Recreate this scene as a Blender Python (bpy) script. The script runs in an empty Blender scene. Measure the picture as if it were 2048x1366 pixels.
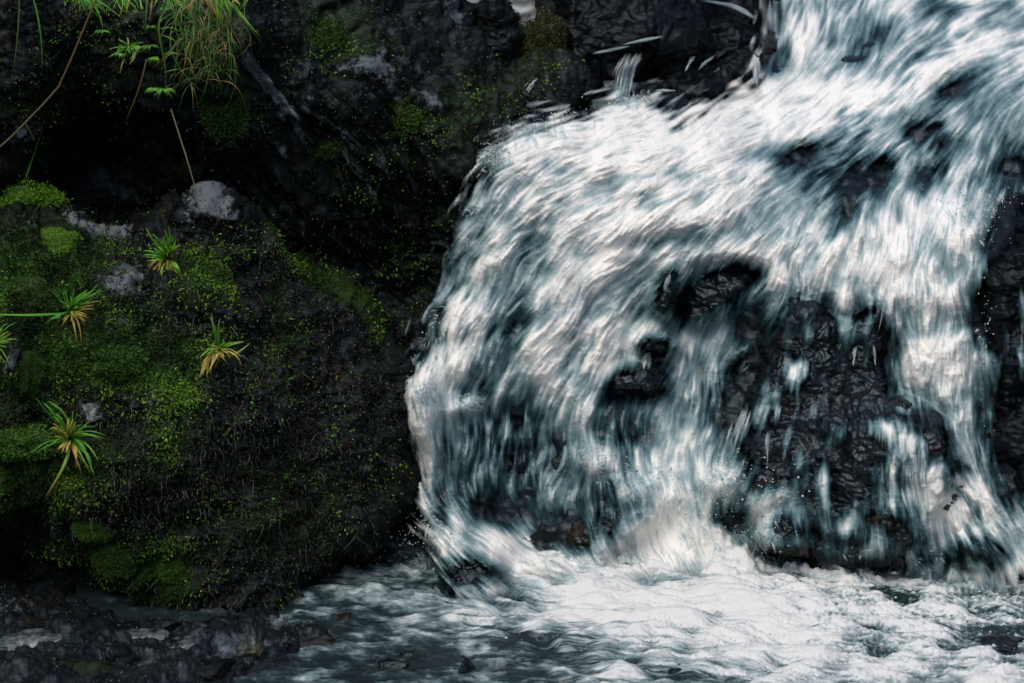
import bpy, math, random
import numpy as np
from mathutils import Vector

random.seed(7)
RNG = np.random.default_rng(11)
sc = bpy.context.scene
COL = sc.collection

# ------------------------------------------------------------------ camera
TH = math.radians(15.0)
CAM = np.array([0.0, -12.0, 0.95 + 12.0 * math.tan(TH)])
DIST = 12.0 / math.cos(TH)
LENS = 36.0 * DIST / 4.0
cd = bpy.data.cameras.new('camera')
cam = bpy.data.objects.new('camera', cd)
COL.objects.link(cam)
cam.location = CAM
cam.rotation_euler = (math.pi / 2 - TH, 0, 0)
cd.lens = LENS
cd.sensor_width = 36
cd.clip_end = 500
cd.dof.use_dof = True
cd.dof.focus_distance = DIST - 0.1
cd.dof.aperture_fstop = 1.8
sc.camera = cam

# ------------------------------------------------------------------ light
SUN_EL, SUN_AZ = math.radians(58), math.radians(208)
w = bpy.data.worlds.new('World'); sc.world = w; w.use_nodes = True
nt = w.node_tree
sky = nt.nodes.new('ShaderNodeTexSky'); sky.sky_type = 'NISHITA'; sky.sun_disc = False
sky.sun_elevation = SUN_EL; sky.sun_rotation = SUN_AZ
bg = nt.nodes['Background']; bg.inputs[1].default_value = 0.10
nt.links.new(sky.outputs[0], bg.inputs[0])
sd = bpy.data.lights.new('sun', 'SUN'); sd.energy = 1.4; sd.angle = math.radians(50); sd.color = (1, .93, .84)
sun = bpy.data.objects.new('sun', sd); COL.objects.link(sun)
_v = Vector((math.sin(SUN_AZ) * math.cos(SUN_EL), math.cos(SUN_AZ) * math.cos(SUN_EL), math.sin(SUN_EL)))
sun.rotation_euler = _v.to_track_quat('Z', 'Y').to_euler()
sun.location = (-3, -4, 8)
sc.view_settings.view_transform = 'Standard'
sc.view_settings.look = 'None'
sc.view_settings.exposure = 0.76
sc.cycles.max_bounces = 6
sc.cycles.transparent_max_bounces = 12
sc.cycles.use_denoising = True

# ------------------------------------------------------------------ numeric helpers
CT, ST = math.cos(TH), math.sin(TH)
def ray(px, py):
    u = (np.asarray(px, float) - 1024.0) / 2048.0 * 4.0 / DIST
    v = (683.0 - np.asarray(py, float)) / 2048.0 * 4.0 / DIST
    return np.stack([u, CT + v * ST, -ST + v * CT], -1)
def P(px, py, Y):
    d = ray(px, py)
    t = (np.asarray(Y, float) - CAM[1]) / d[..., 1]
    return CAM + d * t[..., None]
def ground_y(px, py, z=0.0):
    d = ray(px, py)
    t = (z - CAM[2]) / d[..., 2]
    return CAM[1] + d[..., 1] * t
def PT(px, py, Y):
    return P(np.array(float(px)), np.array(float(py)), np.array(float(Y)))

def _h(ix, iy, iz, seed):
    n = (ix.astype(np.uint32) * np.uint32(374761393) + iy.astype(np.uint32) * np.uint32(668265263)
         + iz.astype(np.uint32) * np.uint32(2147483647) + np.uint32((seed * 974711 + 13) & 0xffffffff))
    n = (n ^ (n >> np.uint32(13))) * np.uint32(1274126177)
    n = (n ^ (n >> np.uint32(16))) * np.uint32(2246822519)
    n = n ^ (n >> np.uint32(15))
    return n.astype(np.float64) / 4294967295.0 * 2 - 1
def vnoise(p, seed=0):
    i = np.floor(p).astype(np.int64); f = p - i
    f = f * f * f * (f * (f * 6 - 15) + 10)
    r = 0
    for a in (0, 1):
        for b in (0, 1):
            for c in (0, 1):
                wgt = (f[..., 0] if a else 1 - f[..., 0]) * (f[..., 1] if b else 1 - f[..., 1]) * (f[..., 2] if c else 1 - f[..., 2])
                r = r + wgt * _h(i[..., 0] + a, i[..., 1] + b, i[..., 2] + c, seed)
    return r
def fbm(p, octv=4, gain=.5, lac=2.03, seed=0):
    r, a, s = 0, 1.0, 0
    for o in range(octv):
        r = r + a * vnoise(p + o * 17.3, seed + o); s += a
        a *= gain; p = p * lac
    return r / s
def ridged(p, octv=4, gain=.5, seed=0):
    r, a, s = 0, 1.0, 0
    for o in range(octv):
        r = r + a * (1 - 2 * np.abs(vnoise(p + o * 11.1, seed + o))); s += a
        a *= gain; p = p * 2.07
    return r / s
def sstep(a, b, x):
    t = np.clip((x - a) / (b - a), 0, 1)
    return t * t * (3 - 2 * t)
def blur(a, r):
    r = int(r)
    if r < 1: return a
    for _ in range(2):
        for ax in (0, 1):
            pad = [(0, 0), (0, 0)]; pad[ax] = (r + 1, r)
            c = np.cumsum(np.pad(a, pad, mode='edge'), axis=ax)
            n = a.shape[ax]
            hi = np.take(c, np.arange(2 * r + 1, 2 * r + 1 + n), axis=ax)
            lo = np.take(c, np.arange(0, n), axis=ax)
            a = (hi - lo) / (2 * r + 1)
    return a
def rbf(ctrl, px, py):
    c = np.array(ctrl, float); X = c[:, :2] / 1000
    K = np.linalg.norm(X[:, None] - X[None], axis=-1)
    n = len(c); A = np.zeros((n + 3, n + 3)); A[:n, :n] = K - 1e-3 * np.eye(n)
    A[:n, n] = 1; A[:n, n + 1:] = X; A[n, :n] = 1; A[n + 1:, :n] = X.T
    s = np.linalg.solve(A, np.concatenate([c[:, 2], np.zeros(3)]))
    x = px / 1000; y = py / 1000
    r = s[n] + s[n + 1] * x + s[n + 2] * y
    for i in range(n):
        r = r + s[i] * np.hypot(x - X[i, 0], y - X[i, 1])
    return r
def sdist(poly, px, py):
    """signed distance to a polygon, positive inside"""
    p = np.array(poly, float); d = np.full(px.shape, 1e9); ins = np.zeros(px.shape, bool)
    for i in range(len(p)):
        a, b = p[i], p[(i + 1) % len(p)]
        e = b - a; wx, wy = px - a[0], py - a[1]
        t = np.clip((wx * e[0] + wy * e[1]) / (e @ e + 1e-9), 0, 1)
        d = np.minimum(d, np.hypot(wx - e[0] * t, wy - e[1] * t))
        if a[1] != b[1]:
            c = ((a[1] <= py) & (b[1] > py)) | ((b[1] <= py) & (a[1] > py))
            xs = a[0] + (py - a[1]) / (b[1] - a[1]) * e[0]
            ins ^= c & (px < xs)
    return np.where(ins, d, -d)
def blobs(lst, px, py):
    """sum of soft tilted ellipses: cx, cy, rx, ry, angle(deg), amplitude"""
    r = np.zeros(px.shape)
    for cx, cy, rx, ry, an, am in lst:
        a = math.radians(an); dx, dy = px - cx, py - cy
        u = (dx * math.cos(a) + dy * math.sin(a)) / rx; v = (-dx * math.sin(a) + dy * math.cos(a)) / ry
        r += am * np.exp(-(u * u + v * v) ** 1.3 * .9)
    return r
def flow(ctrl, px, py, s=120.0):
    vx = np.zeros(px.shape); vy = np.zeros(px.shape)
    for cx, cy, dx, dy in ctrl:
        l = math.hypot(dx, dy)
        g = 1.0 / (((px - cx) ** 2 + (py - cy) ** 2) / (s * s) + .12) ** 1.5
        vx += g * dx / l; vy += g * dy / l
    l = np.hypot(vx, vy) + 1e-9
    return vx / l, vy / l
def lic(noise, vx, vy, n):
    """smear a noise grid along a flow grid (grid units)"""
    H, W = noise.shape
    jj, ii = np.meshgrid(np.arange(W, dtype=float), np.arange(H, dtype=float))
    acc = noise.copy(); ws = 1.0
    for sg in (1, -1):
        x, y = jj.copy(), ii.copy()
        for k in range(n):
            xi = np.clip(x + .5, 0, W - 1).astype(int); yi = np.clip(y + .5, 0, H - 1).astype(int)
            x = x + sg * vx[yi, xi]; y = y + sg * vy[yi, xi]
            xi = np.clip(x + .5, 0, W - 1).astype(int); yi = np.clip(y + .5, 0, H - 1).astype(int)
            wt = .5 + .5 * math.cos(math.pi * (k + 1) / (n + 1))
            acc += wt * noise[yi, xi]; ws += wt
    acc /= ws
    return (acc - acc.mean()) / (acc.std() + 1e-9)
def gnoise(shape, r, seed):
    g = np.random.default_rng(seed).standard_normal(shape)
    g = blur(g, r) if r >= 1 else g
    return (g - g.mean()) / g.std()

# ------------------------------------------------------------------ mesh helpers
def mesh_np(name, V, F, mat=None, attrs=None, cols=None, smooth=True):
    V = np.ascontiguousarray(V, np.float32).reshape(-1, 3); F = np.ascontiguousarray(F, np.int32)
    k = F.shape[1]
    me = bpy.data.meshes.new(name)
    me.vertices.add(len(V)); me.vertices.foreach_set('co', V.ravel())
    me.loops.add(F.size); me.loops.foreach_set('vertex_index', F.ravel())
    me.polygons.add(len(F))
    me.polygons.foreach_set('loop_start', np.arange(0, F.size, k, dtype=np.int32))
    me.polygons.foreach_set('use_smooth', np.full(len(F), smooth))
    me.update(calc_edges=True)
    for n, a in (attrs or {}).items():
        at = me.attributes.new(n, 'FLOAT', 'POINT'); at.data.foreach_set('value', np.ascontiguousarray(a, np.float32).ravel())
    for n, a in (cols or {}).items():
        at = me.attributes.new(n, 'FLOAT_COLOR', 'POINT')
        c = np.ones((len(V), 4), np.float32); c[:, :3] = a; at.data.foreach_set('color', c.ravel())
    if mat: me.materials.append(mat)
    return me
def link(name, me, parent=None, loc=None):
    o = bpy.data.objects.new(name, me); COL.objects.link(o)
    if parent: o.parent = parent
    if loc is not None: o.location = loc
    return o
def centre(V):
    """move a mesh's origin to its own base, so that each object sits where it stands"""
    c = V.reshape(-1, 3); return np.array([(c[:, 0].min() + c[:, 0].max()) / 2, (c[:, 1].min() + c[:, 1].max()) / 2, c[:, 2].min()])
def tag(o, label, cat, group=None):
    o['label'] = label; o['category'] = cat
    if group: o['group'] = group
    return o
def empty(name, loc):
    o = bpy.data.objects.new(name, None); COL.objects.link(o); o.location = loc; o.empty_display_size = .05
    return o
def gridfaces(H, W, mask=None):
    i = np.arange(H * W).reshape(H, W)
    F = np.stack([i[:-1, :-1], i[1:, :-1], i[1:, 1:], i[:-1, 1:]], -1)
    if mask is not None:
        m = mask[:-1, :-1] & mask[1:, :-1] & mask[1:, 1:] & mask[:-1, 1:]
        return F[m]
    return F.reshape(-1, 4)
def normals(Pg):
    du = np.gradient(Pg, axis=1); dv = np.gradient(Pg, axis=0)
    n = np.cross(dv, du); n /= np.linalg.norm(n, axis=-1, keepdims=True) + 1e-12
    flip = (n * (Pg - CAM)).sum(-1) > 0
    n[flip] *= -1
    return n
def compact(V, F):
    u, inv = np.unique(F, return_inverse=True)
    return u, inv.reshape(F.shape)
def tape(paths, widths, up=None, curl=.35):
    """many thin curved strips in one vertex set: paths (n,k,3), widths (n,k)"""
    n, k, _ = paths.shape
    t = np.gradient(paths, axis=1); t /= np.linalg.norm(t, axis=-1, keepdims=True) + 1e-12
    if up is None: up = np.array([0, -1, .3])
    up = np.broadcast_to(up, t.shape) if np.ndim(up) == 1 else np.broadcast_to(up[:, None, :], t.shape)
    s = np.cross(t, up); s /= np.linalg.norm(s, axis=-1, keepdims=True) + 1e-9
    q = np.cross(s, t)
    w2 = widths[..., None] * .5
    V = np.stack([paths - s * w2, paths + q * w2 * curl, paths + s * w2], 2)      # n,k,3,3
    b = (np.arange(n)[:, None] * k + np.arange(k - 1)[None]) * 3
    F = []
    for c in (0, 1):
        F.append(np.stack([b + c, b + c + 1, b + 3 + c + 1, b + 3 + c], -1).reshape(-1, 4))
    return V.reshape(-1, 3), np.concatenate(F)

# ------------------------------------------------------------------ materials
def newmat(name):
    m = bpy.data.materials.new(name); m.use_nodes = True
    n = m.node_tree.nodes; return m, n, m.node_tree.links, n['Principled BSDF']
def ramp(n, stops, interp='LINEAR'):
    r = n.new('ShaderNodeValToRGB'); r.color_ramp.interpolation = interp
    e = r.color_ramp.elements
    while len(e) < len(stops): e.new(.5)
    for el, (p, c) in zip(e, stops): el.position = p; el.color = (*c, 1)
    return r
def noise(n, l, vec, scale, detail=5, rough=.6, dist=0):
    t = n.new('ShaderNodeTexNoise'); t.inputs['Scale'].default_value = scale; t.inputs['Detail'].default_value = detail
    t.inputs['Roughness'].default_value = rough; t.inputs['Distortion'].default_value = dist
    l.new(vec, t.inputs['Vector']); return t
def rock_mat(name, dark, mid, pale, pale_at=.62, rough=(.25, .6), bump=.5, moss=(.02, .05, .008), brown=None, coat=.0, spec=.3, bare_sheen=None):
    m, n, l, b = newmat(name)
    tc = n.new('ShaderNodeTexCoord'); v = tc.outputs['Object']
    a = noise(n, l, v, 3.2, 8, .62)
    r = ramp(n, [(.36, dark), (.52, mid), (pale_at, mid), (min(.98, pale_at + .12), pale)])
    l.new(a.outputs[0], r.inputs[0])
    f = noise(n, l, v, 30, 4, .65)
    fr = ramp(n, [(.32, (.15,) * 3), (.68, (2.0,) * 3)])
    l.new(f.outputs[0], fr.inputs[0])
    mx = n.new('ShaderNodeMix'); mx.data_type = 'RGBA'; mx.blend_type = 'MULTIPLY'; mx.inputs[0].default_value = 1
    l.new(r.outputs[0], mx.inputs[6]); l.new(fr.outputs[0], mx.inputs[7])
    col = mx.outputs[2]
    if brown:
        bn = noise(n, l, v, 7, 5, .65); br = ramp(n, [(.57, (0,) * 3), (.68, (1,) * 3)]); l.new(bn.outputs[0], br.inputs[0])
        m3 = n.new('ShaderNodeMix'); m3.data_type = 'RGBA'; l.new(br.outputs[0], m3.inputs[0]); l.new(col, m3.inputs[6]); m3.inputs[7].default_value = (*brown, 1); col = m3.outputs[2]
    at = n.new('ShaderNodeAttribute'); at.attribute_name = 'moss'
    mm = n.new('ShaderNodeMath'); mm.operation = 'MULTIPLY_ADD'; l.new(f.outputs[0], mm.inputs[0]); mm.inputs[1].default_value = 1.2; mm.inputs[2].default_value = -.6
    ad = n.new('ShaderNodeMath'); ad.operation = 'ADD'; ad.use_clamp = True; l.new(at.outputs['Fac'], ad.inputs[0]); l.new(mm.outputs[0], ad.inputs[1])
    ms = n.new('ShaderNodeMath'); ms.operation = 'MULTIPLY'; ms.use_clamp = True; l.new(ad.outputs[0], ms.inputs[0]); l.new(at.outputs['Fac'], ms.inputs[1])
    m2 = n.new('ShaderNodeMix'); m2.data_type = 'RGBA'; l.new(ms.outputs[0], m2.inputs[0]); l.new(col, m2.inputs[6]); m2.inputs[7].default_value = (*moss, 1)
    if bare_sheen:
        ap = n.new('ShaderNodeAttribute'); ap.attribute_name = 'pale'  # bare rock patches on the boulder; painted slab sheen on the cliff
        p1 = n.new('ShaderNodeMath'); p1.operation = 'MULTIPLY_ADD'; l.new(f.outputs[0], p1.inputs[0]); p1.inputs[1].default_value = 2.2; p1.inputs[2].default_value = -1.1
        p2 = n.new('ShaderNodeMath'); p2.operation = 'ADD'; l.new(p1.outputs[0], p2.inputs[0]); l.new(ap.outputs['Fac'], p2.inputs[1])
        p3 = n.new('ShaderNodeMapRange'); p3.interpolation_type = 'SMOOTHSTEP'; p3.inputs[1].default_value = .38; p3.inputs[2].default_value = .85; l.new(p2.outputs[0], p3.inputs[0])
        m4 = n.new('ShaderNodeMix'); m4.data_type = 'RGBA'; l.new(p3.outputs[0], m4.inputs[0]); l.new(m2.outputs[2], m4.inputs[6]); m4.inputs[7].default_value = (*bare_sheen, 1); m2 = m4
    l.new(m2.outputs[2], b.inputs['Base Color'])
    rn = noise(n, l, v, 9, 4, .6)
    rr = n.new('ShaderNodeMapRange'); rr.inputs[1].default_value = .35; rr.inputs[2].default_value = .65; rr.inputs[3].default_value = rough[0]; rr.inputs[4].default_value = rough[1]
    l.new(rn.outputs[0], rr.inputs[0]); l.new(rr.outputs[0], b.inputs['Roughness'])
    b.inputs['Specular IOR Level'].default_value = spec; b.inputs['Specular Tint'].default_value = (.72, .93, 1, 1); b.inputs['Coat Weight'].default_value = coat; b.inputs['Coat Roughness'].default_value = .12
    mp = n.new('ShaderNodeMapping'); mp.inputs['Scale'].default_value = (1, 1, 1.9); l.new(v, mp.inputs['Vector'])
    b1 = noise(n, l, mp.outputs[0], 17, 5, .6, .6); b2 = n.new('ShaderNodeTexVoronoi'); b2.inputs['Scale'].default_value = 38; l.new(v, b2.inputs['Vector'])
    sm = n.new('ShaderNodeMath'); sm.operation = 'MULTIPLY_ADD'; l.new(b2.outputs['Distance'], sm.inputs[0]); sm.inputs[1].default_value = .08; l.new(b1.outputs[0], sm.inputs[2])
    bp = n.new('ShaderNodeBump'); bp.inputs['Strength'].default_value = bump * .42; bp.inputs['Distance'].default_value = .018
    l.new(sm.outputs[0], bp.inputs['Height']); l.new(bp.outputs[0], b.inputs['Normal'])
    l.new(bp.outputs[0], b.inputs['Coat Normal'])
    return m
def leaf_mat(name, rough=.5, trans=.25, spec=.4):
    m, n, l, b = newmat(name)
    at = n.new('ShaderNodeAttribute'); at.attribute_name = 'col'
    l.new(at.outputs['Color'], b.inputs['Base Color']); b.inputs['Roughness'].default_value = rough
    b.inputs['Specular IOR Level'].default_value = spec
    tr = n.new('ShaderNodeBsdfTranslucent'); l.new(at.outputs['Color'], tr.inputs[0])
    mx = n.new('ShaderNodeMixShader'); mx.inputs[0].default_value = trans
    l.new(b.outputs[0], mx.inputs[1]); l.new(tr.outputs[0], mx.inputs[2])
    l.new(mx.outputs[0], n['Material Output'].inputs[0]); return m

FOAM_RAMP = [(0.0, (.022, .050, .057)), (.2, (.070, .130, .138)), (.4, (.165, .245, .250)), (.6, (.35, .42, .415)), (.8, (.64, .645, .61)), (1.0, (.86, .82, .75))]
def foam_mat(name, film=True, bumps=True, stops=None):
    m, n, l, b = newmat(name)
    at = n.new('ShaderNodeAttribute'); at.attribute_name = 'foam'
    r = ramp(n, stops or FOAM_RAMP); l.new(at.outputs['Fac'], r.inputs[0]); l.new(r.outputs[0], b.inputs['Base Color'])
    rr = n.new('ShaderNodeMapRange'); rr.inputs[3].default_value = .12; rr.inputs[4].default_value = .65; rr.inputs[2].default_value = .7
    l.new(at.outputs['Fac'], rr.inputs[0]); l.new(rr.outputs[0], b.inputs['Roughness'])
    b.inputs['IOR'].default_value = 1.33
    tc = n.new('ShaderNodeTexCoord'); v = tc.outputs['Object']
    if bumps:
        b1 = noise(n, l, v, 70, 3, .6)
        bp = n.new('ShaderNodeBump'); bp.inputs['Strength'].default_value = .2; bp.inputs['Distance'].default_value = .01
        l.new(b1.outputs[0], bp.inputs['Height']); l.new(bp.outputs[0], b.inputs['Normal'])
    if film:
        al = n.new('ShaderNodeAttribute'); al.attribute_name = 'cover'
        tb = n.new('ShaderNodeBsdfTransparent'); tb.inputs[0].default_value = (.86, .93, .95, 1)
        mx = n.new('ShaderNodeMixShader'); l.new(al.outputs['Fac'], mx.inputs[0]); l.new(tb.outputs[0], mx.inputs[1]); l.new(b.outputs[0], mx.inputs[2])
        l.new(mx.outputs[0], n['Material Output'].inputs[0])
    return m

M_cliff = rock_mat('cliff_rock', (.002, .0025, .003), (.006, .0068, .007), (.065, .088, .10), .59, (.34, .6), 1.0, moss=(.012, .020, .004), brown=(.016, .011, .005), spec=.17, bare_sheen=(.13, .16, .175))
M_boulder = rock_mat('boulder_rock', (.003, .003, .0035), (.007, .0075, .008), (.06, .066, .078), .61, (.4, .7), 1.0, moss=(.016, .036, .003), brown=(.016, .011, .005), spec=.14, bare_sheen=(.115, .128, .135))
M_wet = rock_mat('wet_rock', (.002, .0025, .003), (.006, .008, .0095), (.035, .044, .052), .59, (.2, .45), 1.0, brown=(.020, .012, .005), coat=.05, spec=.36)
M_dark = rock_mat('dark_wet_rock', (.0015, .002, .0025), (.0035, .004, .005), (.02, .024, .028), .60, (.25, .5), 1.0, brown=(.012, .008, .004), spec=.15)
M_brown = rock_mat('brown_rock', (.005, .005, .004), (.016, .014, .010), (.07, .062, .048), .56, (.22, .45), 1.0, brown=(.06, .028, .009), coat=.1)
M_pale = rock_mat('pale_rock', (.014, .016, .020), (.088, .098, .096), (.33, .36, .35), .54, (.35, .6), 1.0)
M_tan = rock_mat('tan_rock', (.008, .009, .009), (.04, .042, .036), (.18, .165, .12), .54, (.3, .5), 1.0, brown=(.08, .05, .022))
M_slate = rock_mat('slate', (.008, .010, .011), (.03, .036, .040), (.15, .18, .19), .53, (.25, .5), 1.0)
M_shore = rock_mat('shore_rock', (.002, .0025, .003), (.006, .007, .008), (.12, .15, .175), .60, (.35, .6), 1.0, brown=(.02, .012, .006))
M_bed = rock_mat('bed_rock', (.002, .003, .004), (.006, .009, .011), (.02, .026, .03), .62, (.25, .5), .9)
M_moss = leaf_mat('moss_leaf', .6, .2, .3)
M_blade = leaf_mat('grass_blade', .45, .3)
M_foam = foam_mat('falling_water')
M_pool = foam_mat('pool_surface', film=False, stops=[(0.0, (.010, .017, .018)), (.2, (.040, .062, .064)), (.4, (.145, .20, .20)), (.6, (.36, .41, .40)), (.8, (.64, .64, .61)), (1.0, (.86, .82, .75))])
M_strand = foam_mat('water_strand', bumps=False)

# ================================================================== GROUND + POOL
gx = np.concatenate([np.linspace(-60, -17, 10), np.linspace(-16, 16, 65), np.linspace(17, 60, 10)])
gX, gY = np.meshgrid(gx, gx)  # one sheet: the riverbed plus added unseen banks, raised steeply to block low sky
gZ = -.55 + .12 * fbm(np.stack([gX, gY, gX * 0], -1) * .8, 3) + np.clip(np.abs(gX + 1) - 6.5, 0, 9) * 1.1 + np.clip(-gY - 16, 0, 9) * 1.0 + np.clip(gY - 5, 0, 9) * .7
V = np.stack([gX, gY, gZ], -1)
o = link('riverbed', mesh_np('riverbed', V, gridfaces(*gX.shape), M_bed)); o['kind'] = 'structure'

px1 = np.concatenate([np.linspace(-1600, -220, 30), np.arange(-200, 2260, 2.6), np.linspace(2280, 3600, 30)])
py1 = np.concatenate([np.arange(1010, 1440, 1.3), 1440 + 8 * 1.12 ** np.arange(30)])
px, py = np.meshgrid(px1, py1)
pvx, pvy = flow([(500, 1300, 1, .02), (800, 1250, 1, .08), (850, 1080, .6, .6), (950, 1080, .8, .5), (1100, 1140, .9, .35), (1150, 1230, 1, -.05), (1250, 1180, 1, .15),
                 (1350, 1260, .9, .3), (1450, 1120, .9, .25), (1500, 1300, 1, .3), (1500, 1200, 1, .25), (1700, 1150, 1, .1), (1700, 1260, 1, .3), (1950, 1100, 1, .2), (1950, 1220, 1, .1),
                 (1900, 1330, 1, .05), (1300, 1350, 1, .0), (1000, 1330, 1, -.05), (700, 1340, 1, .0)], px, py, 150)
nf = lic(gnoise(px.shape, 0, 1), pvx, pvy, 9); nm = lic(gnoise(px.shape, 2, 2), pvx, pvy, 14); nc = lic(gnoise(px.shape, 7, 3), pvx, pvy, 18)
PM = .14 + .14 * sstep(900, 1300, px) + blobs([
    (1420, 1190, 330, 75, 8, .62), (1330, 1250, 330, 62, 4, .42), (1620, 1240, 260, 75, 12, .42), (1120, 1150, 130, 48, 22, .45), (1180, 1215, 260, 20, -3, .4),
    (1900, 1170, 260, 80, 0, .34), (2020, 1090, 130, 45, 0, .5), (1900, 1330, 330, 60, 0, .27), (1560, 1320, 180, 50, 0, .40), (900, 1070, 90, 30, 20, .25), (990, 1110, 150, 30, 24, .4),
    (1400, 1130, 120, 40, 0, .3), (1000, 1215, 160, 14, 6, .3), (850, 1120, 90, 30, 15, .15), (800, 1060, 60, 30, 0, .15),
    (1740, 1275, 50, 30, 10, -.55), (1760, 1300, 80, 22, 0, -.35), (1790, 1192, 60, 16, 10, -.55), (1730, 1165, 60, 10, 25, -.3), (1850, 1255, 70, 12, 5, -.35), (2000, 1262, 70, 15, 5, -.5),
    (2020, 1305, 50, 18, 15, -.5), (1985, 1285, 60, 10, 20, -.3), (1180, 1275, 190, 28, 0, -.22), (1080, 1240, 90, 14, 0, -.12), (950, 1300, 200, 30, 0, -.05), (1370, 1330, 70, 24, 0, -.1),
    (600, 1310, 140, 50, 0, -.1), (250, 1300, 300, 60, 0, -.3), (60, 1180, 320, 60, 0, -.5), (760, 1200, 220, 80, 10, .05), (900, 1240, 200, 50, 0, .10), (640, 1270, 100, 40, 0, .0), (1600, 1112, 120, 10, 0, -.1)], px, py)
calm = sstep(1100, 700, px)
p3 = np.stack([px / 60, py / 16, px * 0], -1)
wave = .5 * fbm(p3, 4, .55, seed=40) + .35 * ridged(p3 * 2.2, 3, seed=44)
gr = fbm(np.stack([px / 7, py / 3.2, px * 0], -1), 3, .7, seed=77)
PM = np.where(PM > .6, .6 + (PM - .6) * .55, PM)
sk = .3 + .7 * sstep(700, 1250, px)
pat = fbm(np.stack([px / 105, py / 26, px * 0 + 2], -1), 4, .6, seed=41)
fr = PM + .02 + sk * (.15 * nf + .15 * nm + .10 * nc) + .44 * pat + (1 - sstep(900, 1300, px)) * (.5 * fbm(np.stack([px / 36, py / 8, px * 0 + 5], -1), 4, .65, seed=43)) + .10 * wave * sstep(.2, .6, PM) + gr * (.12 + .5 * sstep(1450, 1750, px) * sstep(1400, 1200, py) + .25 * sstep(1120, 1085, py))
pfoam = np.clip(fr, 0.02, .83)
amp = .6 + .4 * sstep(700, 1300, px)
Z = (.008 * nm + .003 * gr + .006 * gr * sstep(1400, 1700, px) + .010 * nc + .022 * wave * (.7 - .35 * np.clip(PM, 0, 1))) * amp + .17 * np.clip(fbm(np.stack([px / 48, py / 60, px * 0 + 4], -1), 4, .6) + .2, 0, 1) * sstep(1175, 1125, py) * sstep(1050, 1250, px) * (1 + .5 * sstep(1450, 1600, px)) + .05 * blobs([(1420, 1180, 300, 60, 8, 1), (1700, 1250, 200, 40, 10, .5), (1100, 1140, 120, 40, 20, 1)], px, py)
d = ray(px, py); t = (0 - CAM[2]) / d[..., 2]
V = CAM + d * t[..., None]; V[..., 2] += Z
# flow-aligned froth pits
V[..., 2] -= .012 * sstep(.4, 2.0, nf) * np.clip(PM, 0, 1)
o = link('pool_water', mesh_np('pool_water', V, gridfaces(*px.shape), M_pool, {'foam': pfoam, 'cover': px * 0 + 1})); o['kind'] = 'structure'
o['label'] = 'churning pool of white foam and dark teal water below the fall'
POOL = (px1, py1, V)

SHEET_Y = [(960, 290, .50), (1240, 205, .95), (1500, 190, 1.25), (1700, 200, 1.2), (1600, 90, 1.65), (1600, 0, 2.1), (1600, -140, 2.9), (2048, 0, 1.9), (2200, -140, 2.4), (1800, 100, 1.5), (2048, 200, 1.1), (2200, 200, 1.1),
    (2048, 390, .72), (1900, 380, .62), (1700, 350, .68), (1400, 300, .70), (1200, 300, .60), (1060, 300, .54), (960, 420, .42), (900, 600, .30), (825, 740, .20), (835, 880, .10), (850, 1020, .05), (850, 1150, -.1), (1000, 1040, .14), (1100, 800, .22),
    (1200, 600, .32), (1350, 480, .36), (1450, 520, .36), (1500, 560, .42), (1420, 620, .52), (1600, 580, .32), (1720, 480, .42), (1850, 560, .26), (1960, 470, .34), (1900, 800, .10), (1850, 950, .02), (1960, 1010, -.05), (2040, 1060, -.1), (2200, 1100, -.1), (2200, 700, .3),
    (1400, 900, .20), (1320, 760, .34), (1300, 1000, .04), (1200, 1100, .02), (1200, 930, .10), (1500, 980, .02), (1400, 1120, -.05), (1700, 900, .3), (1700, 1120, .12), (1000, 1150, -.15), (1000, 880, .22), (1100, 1130, -.1), (760, 300, .8), (760, 1000, .4), (1900, 250, .95), (1500, 330, .72)]
EDGE = [(956, 300), (1000, 268), (1060, 243), (1110, 225), (1160, 232), (1210, 218), (1235, 185), (1290, 178), (1330, 205), (1400, 205), (1450, 190), (1500, 165), (1515, 120), (1530, 70), (1520, 10), (1500, -200), (2300, -200), (2300, 1260), (1700, 1260), (1150, 1225), (1030, 1220), (935, 1212), (868, 1150), (856, 1095),
        (845, 1050), (815, 960), (806, 860), (802, 745), (835, 680), (872, 610), (897, 545), (915, 470), (930, 415), (948, 400)]
# rock ledge behind the falling water
bx = np.arange(700, 2500, 5.0); by = np.arange(-300, 1260, 5.0)
qx, qy = np.meshgrid(bx, by)
YB = blur(rbf(SHEET_Y, qx, qy), 6) + .085
B = P(qx, qy, YB); nB = normals(B)
disp = .07 * ridged(B * 2.6, 5, seed=21) + .035 * fbm(B * 9, 4, seed=22) - .02
B = B + nB * np.clip(disp, -.2, .035)[..., None]
ledge = link('rock_ledge', mesh_np('rock_ledge', B, gridfaces(*qx.shape, (sdist(EDGE, qx, qy) > -12)), M_bed, {'moss': qx * 0}))
tag(ledge, 'black wet bedrock ledge showing through gaps in the waterfall', 'rock')

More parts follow.
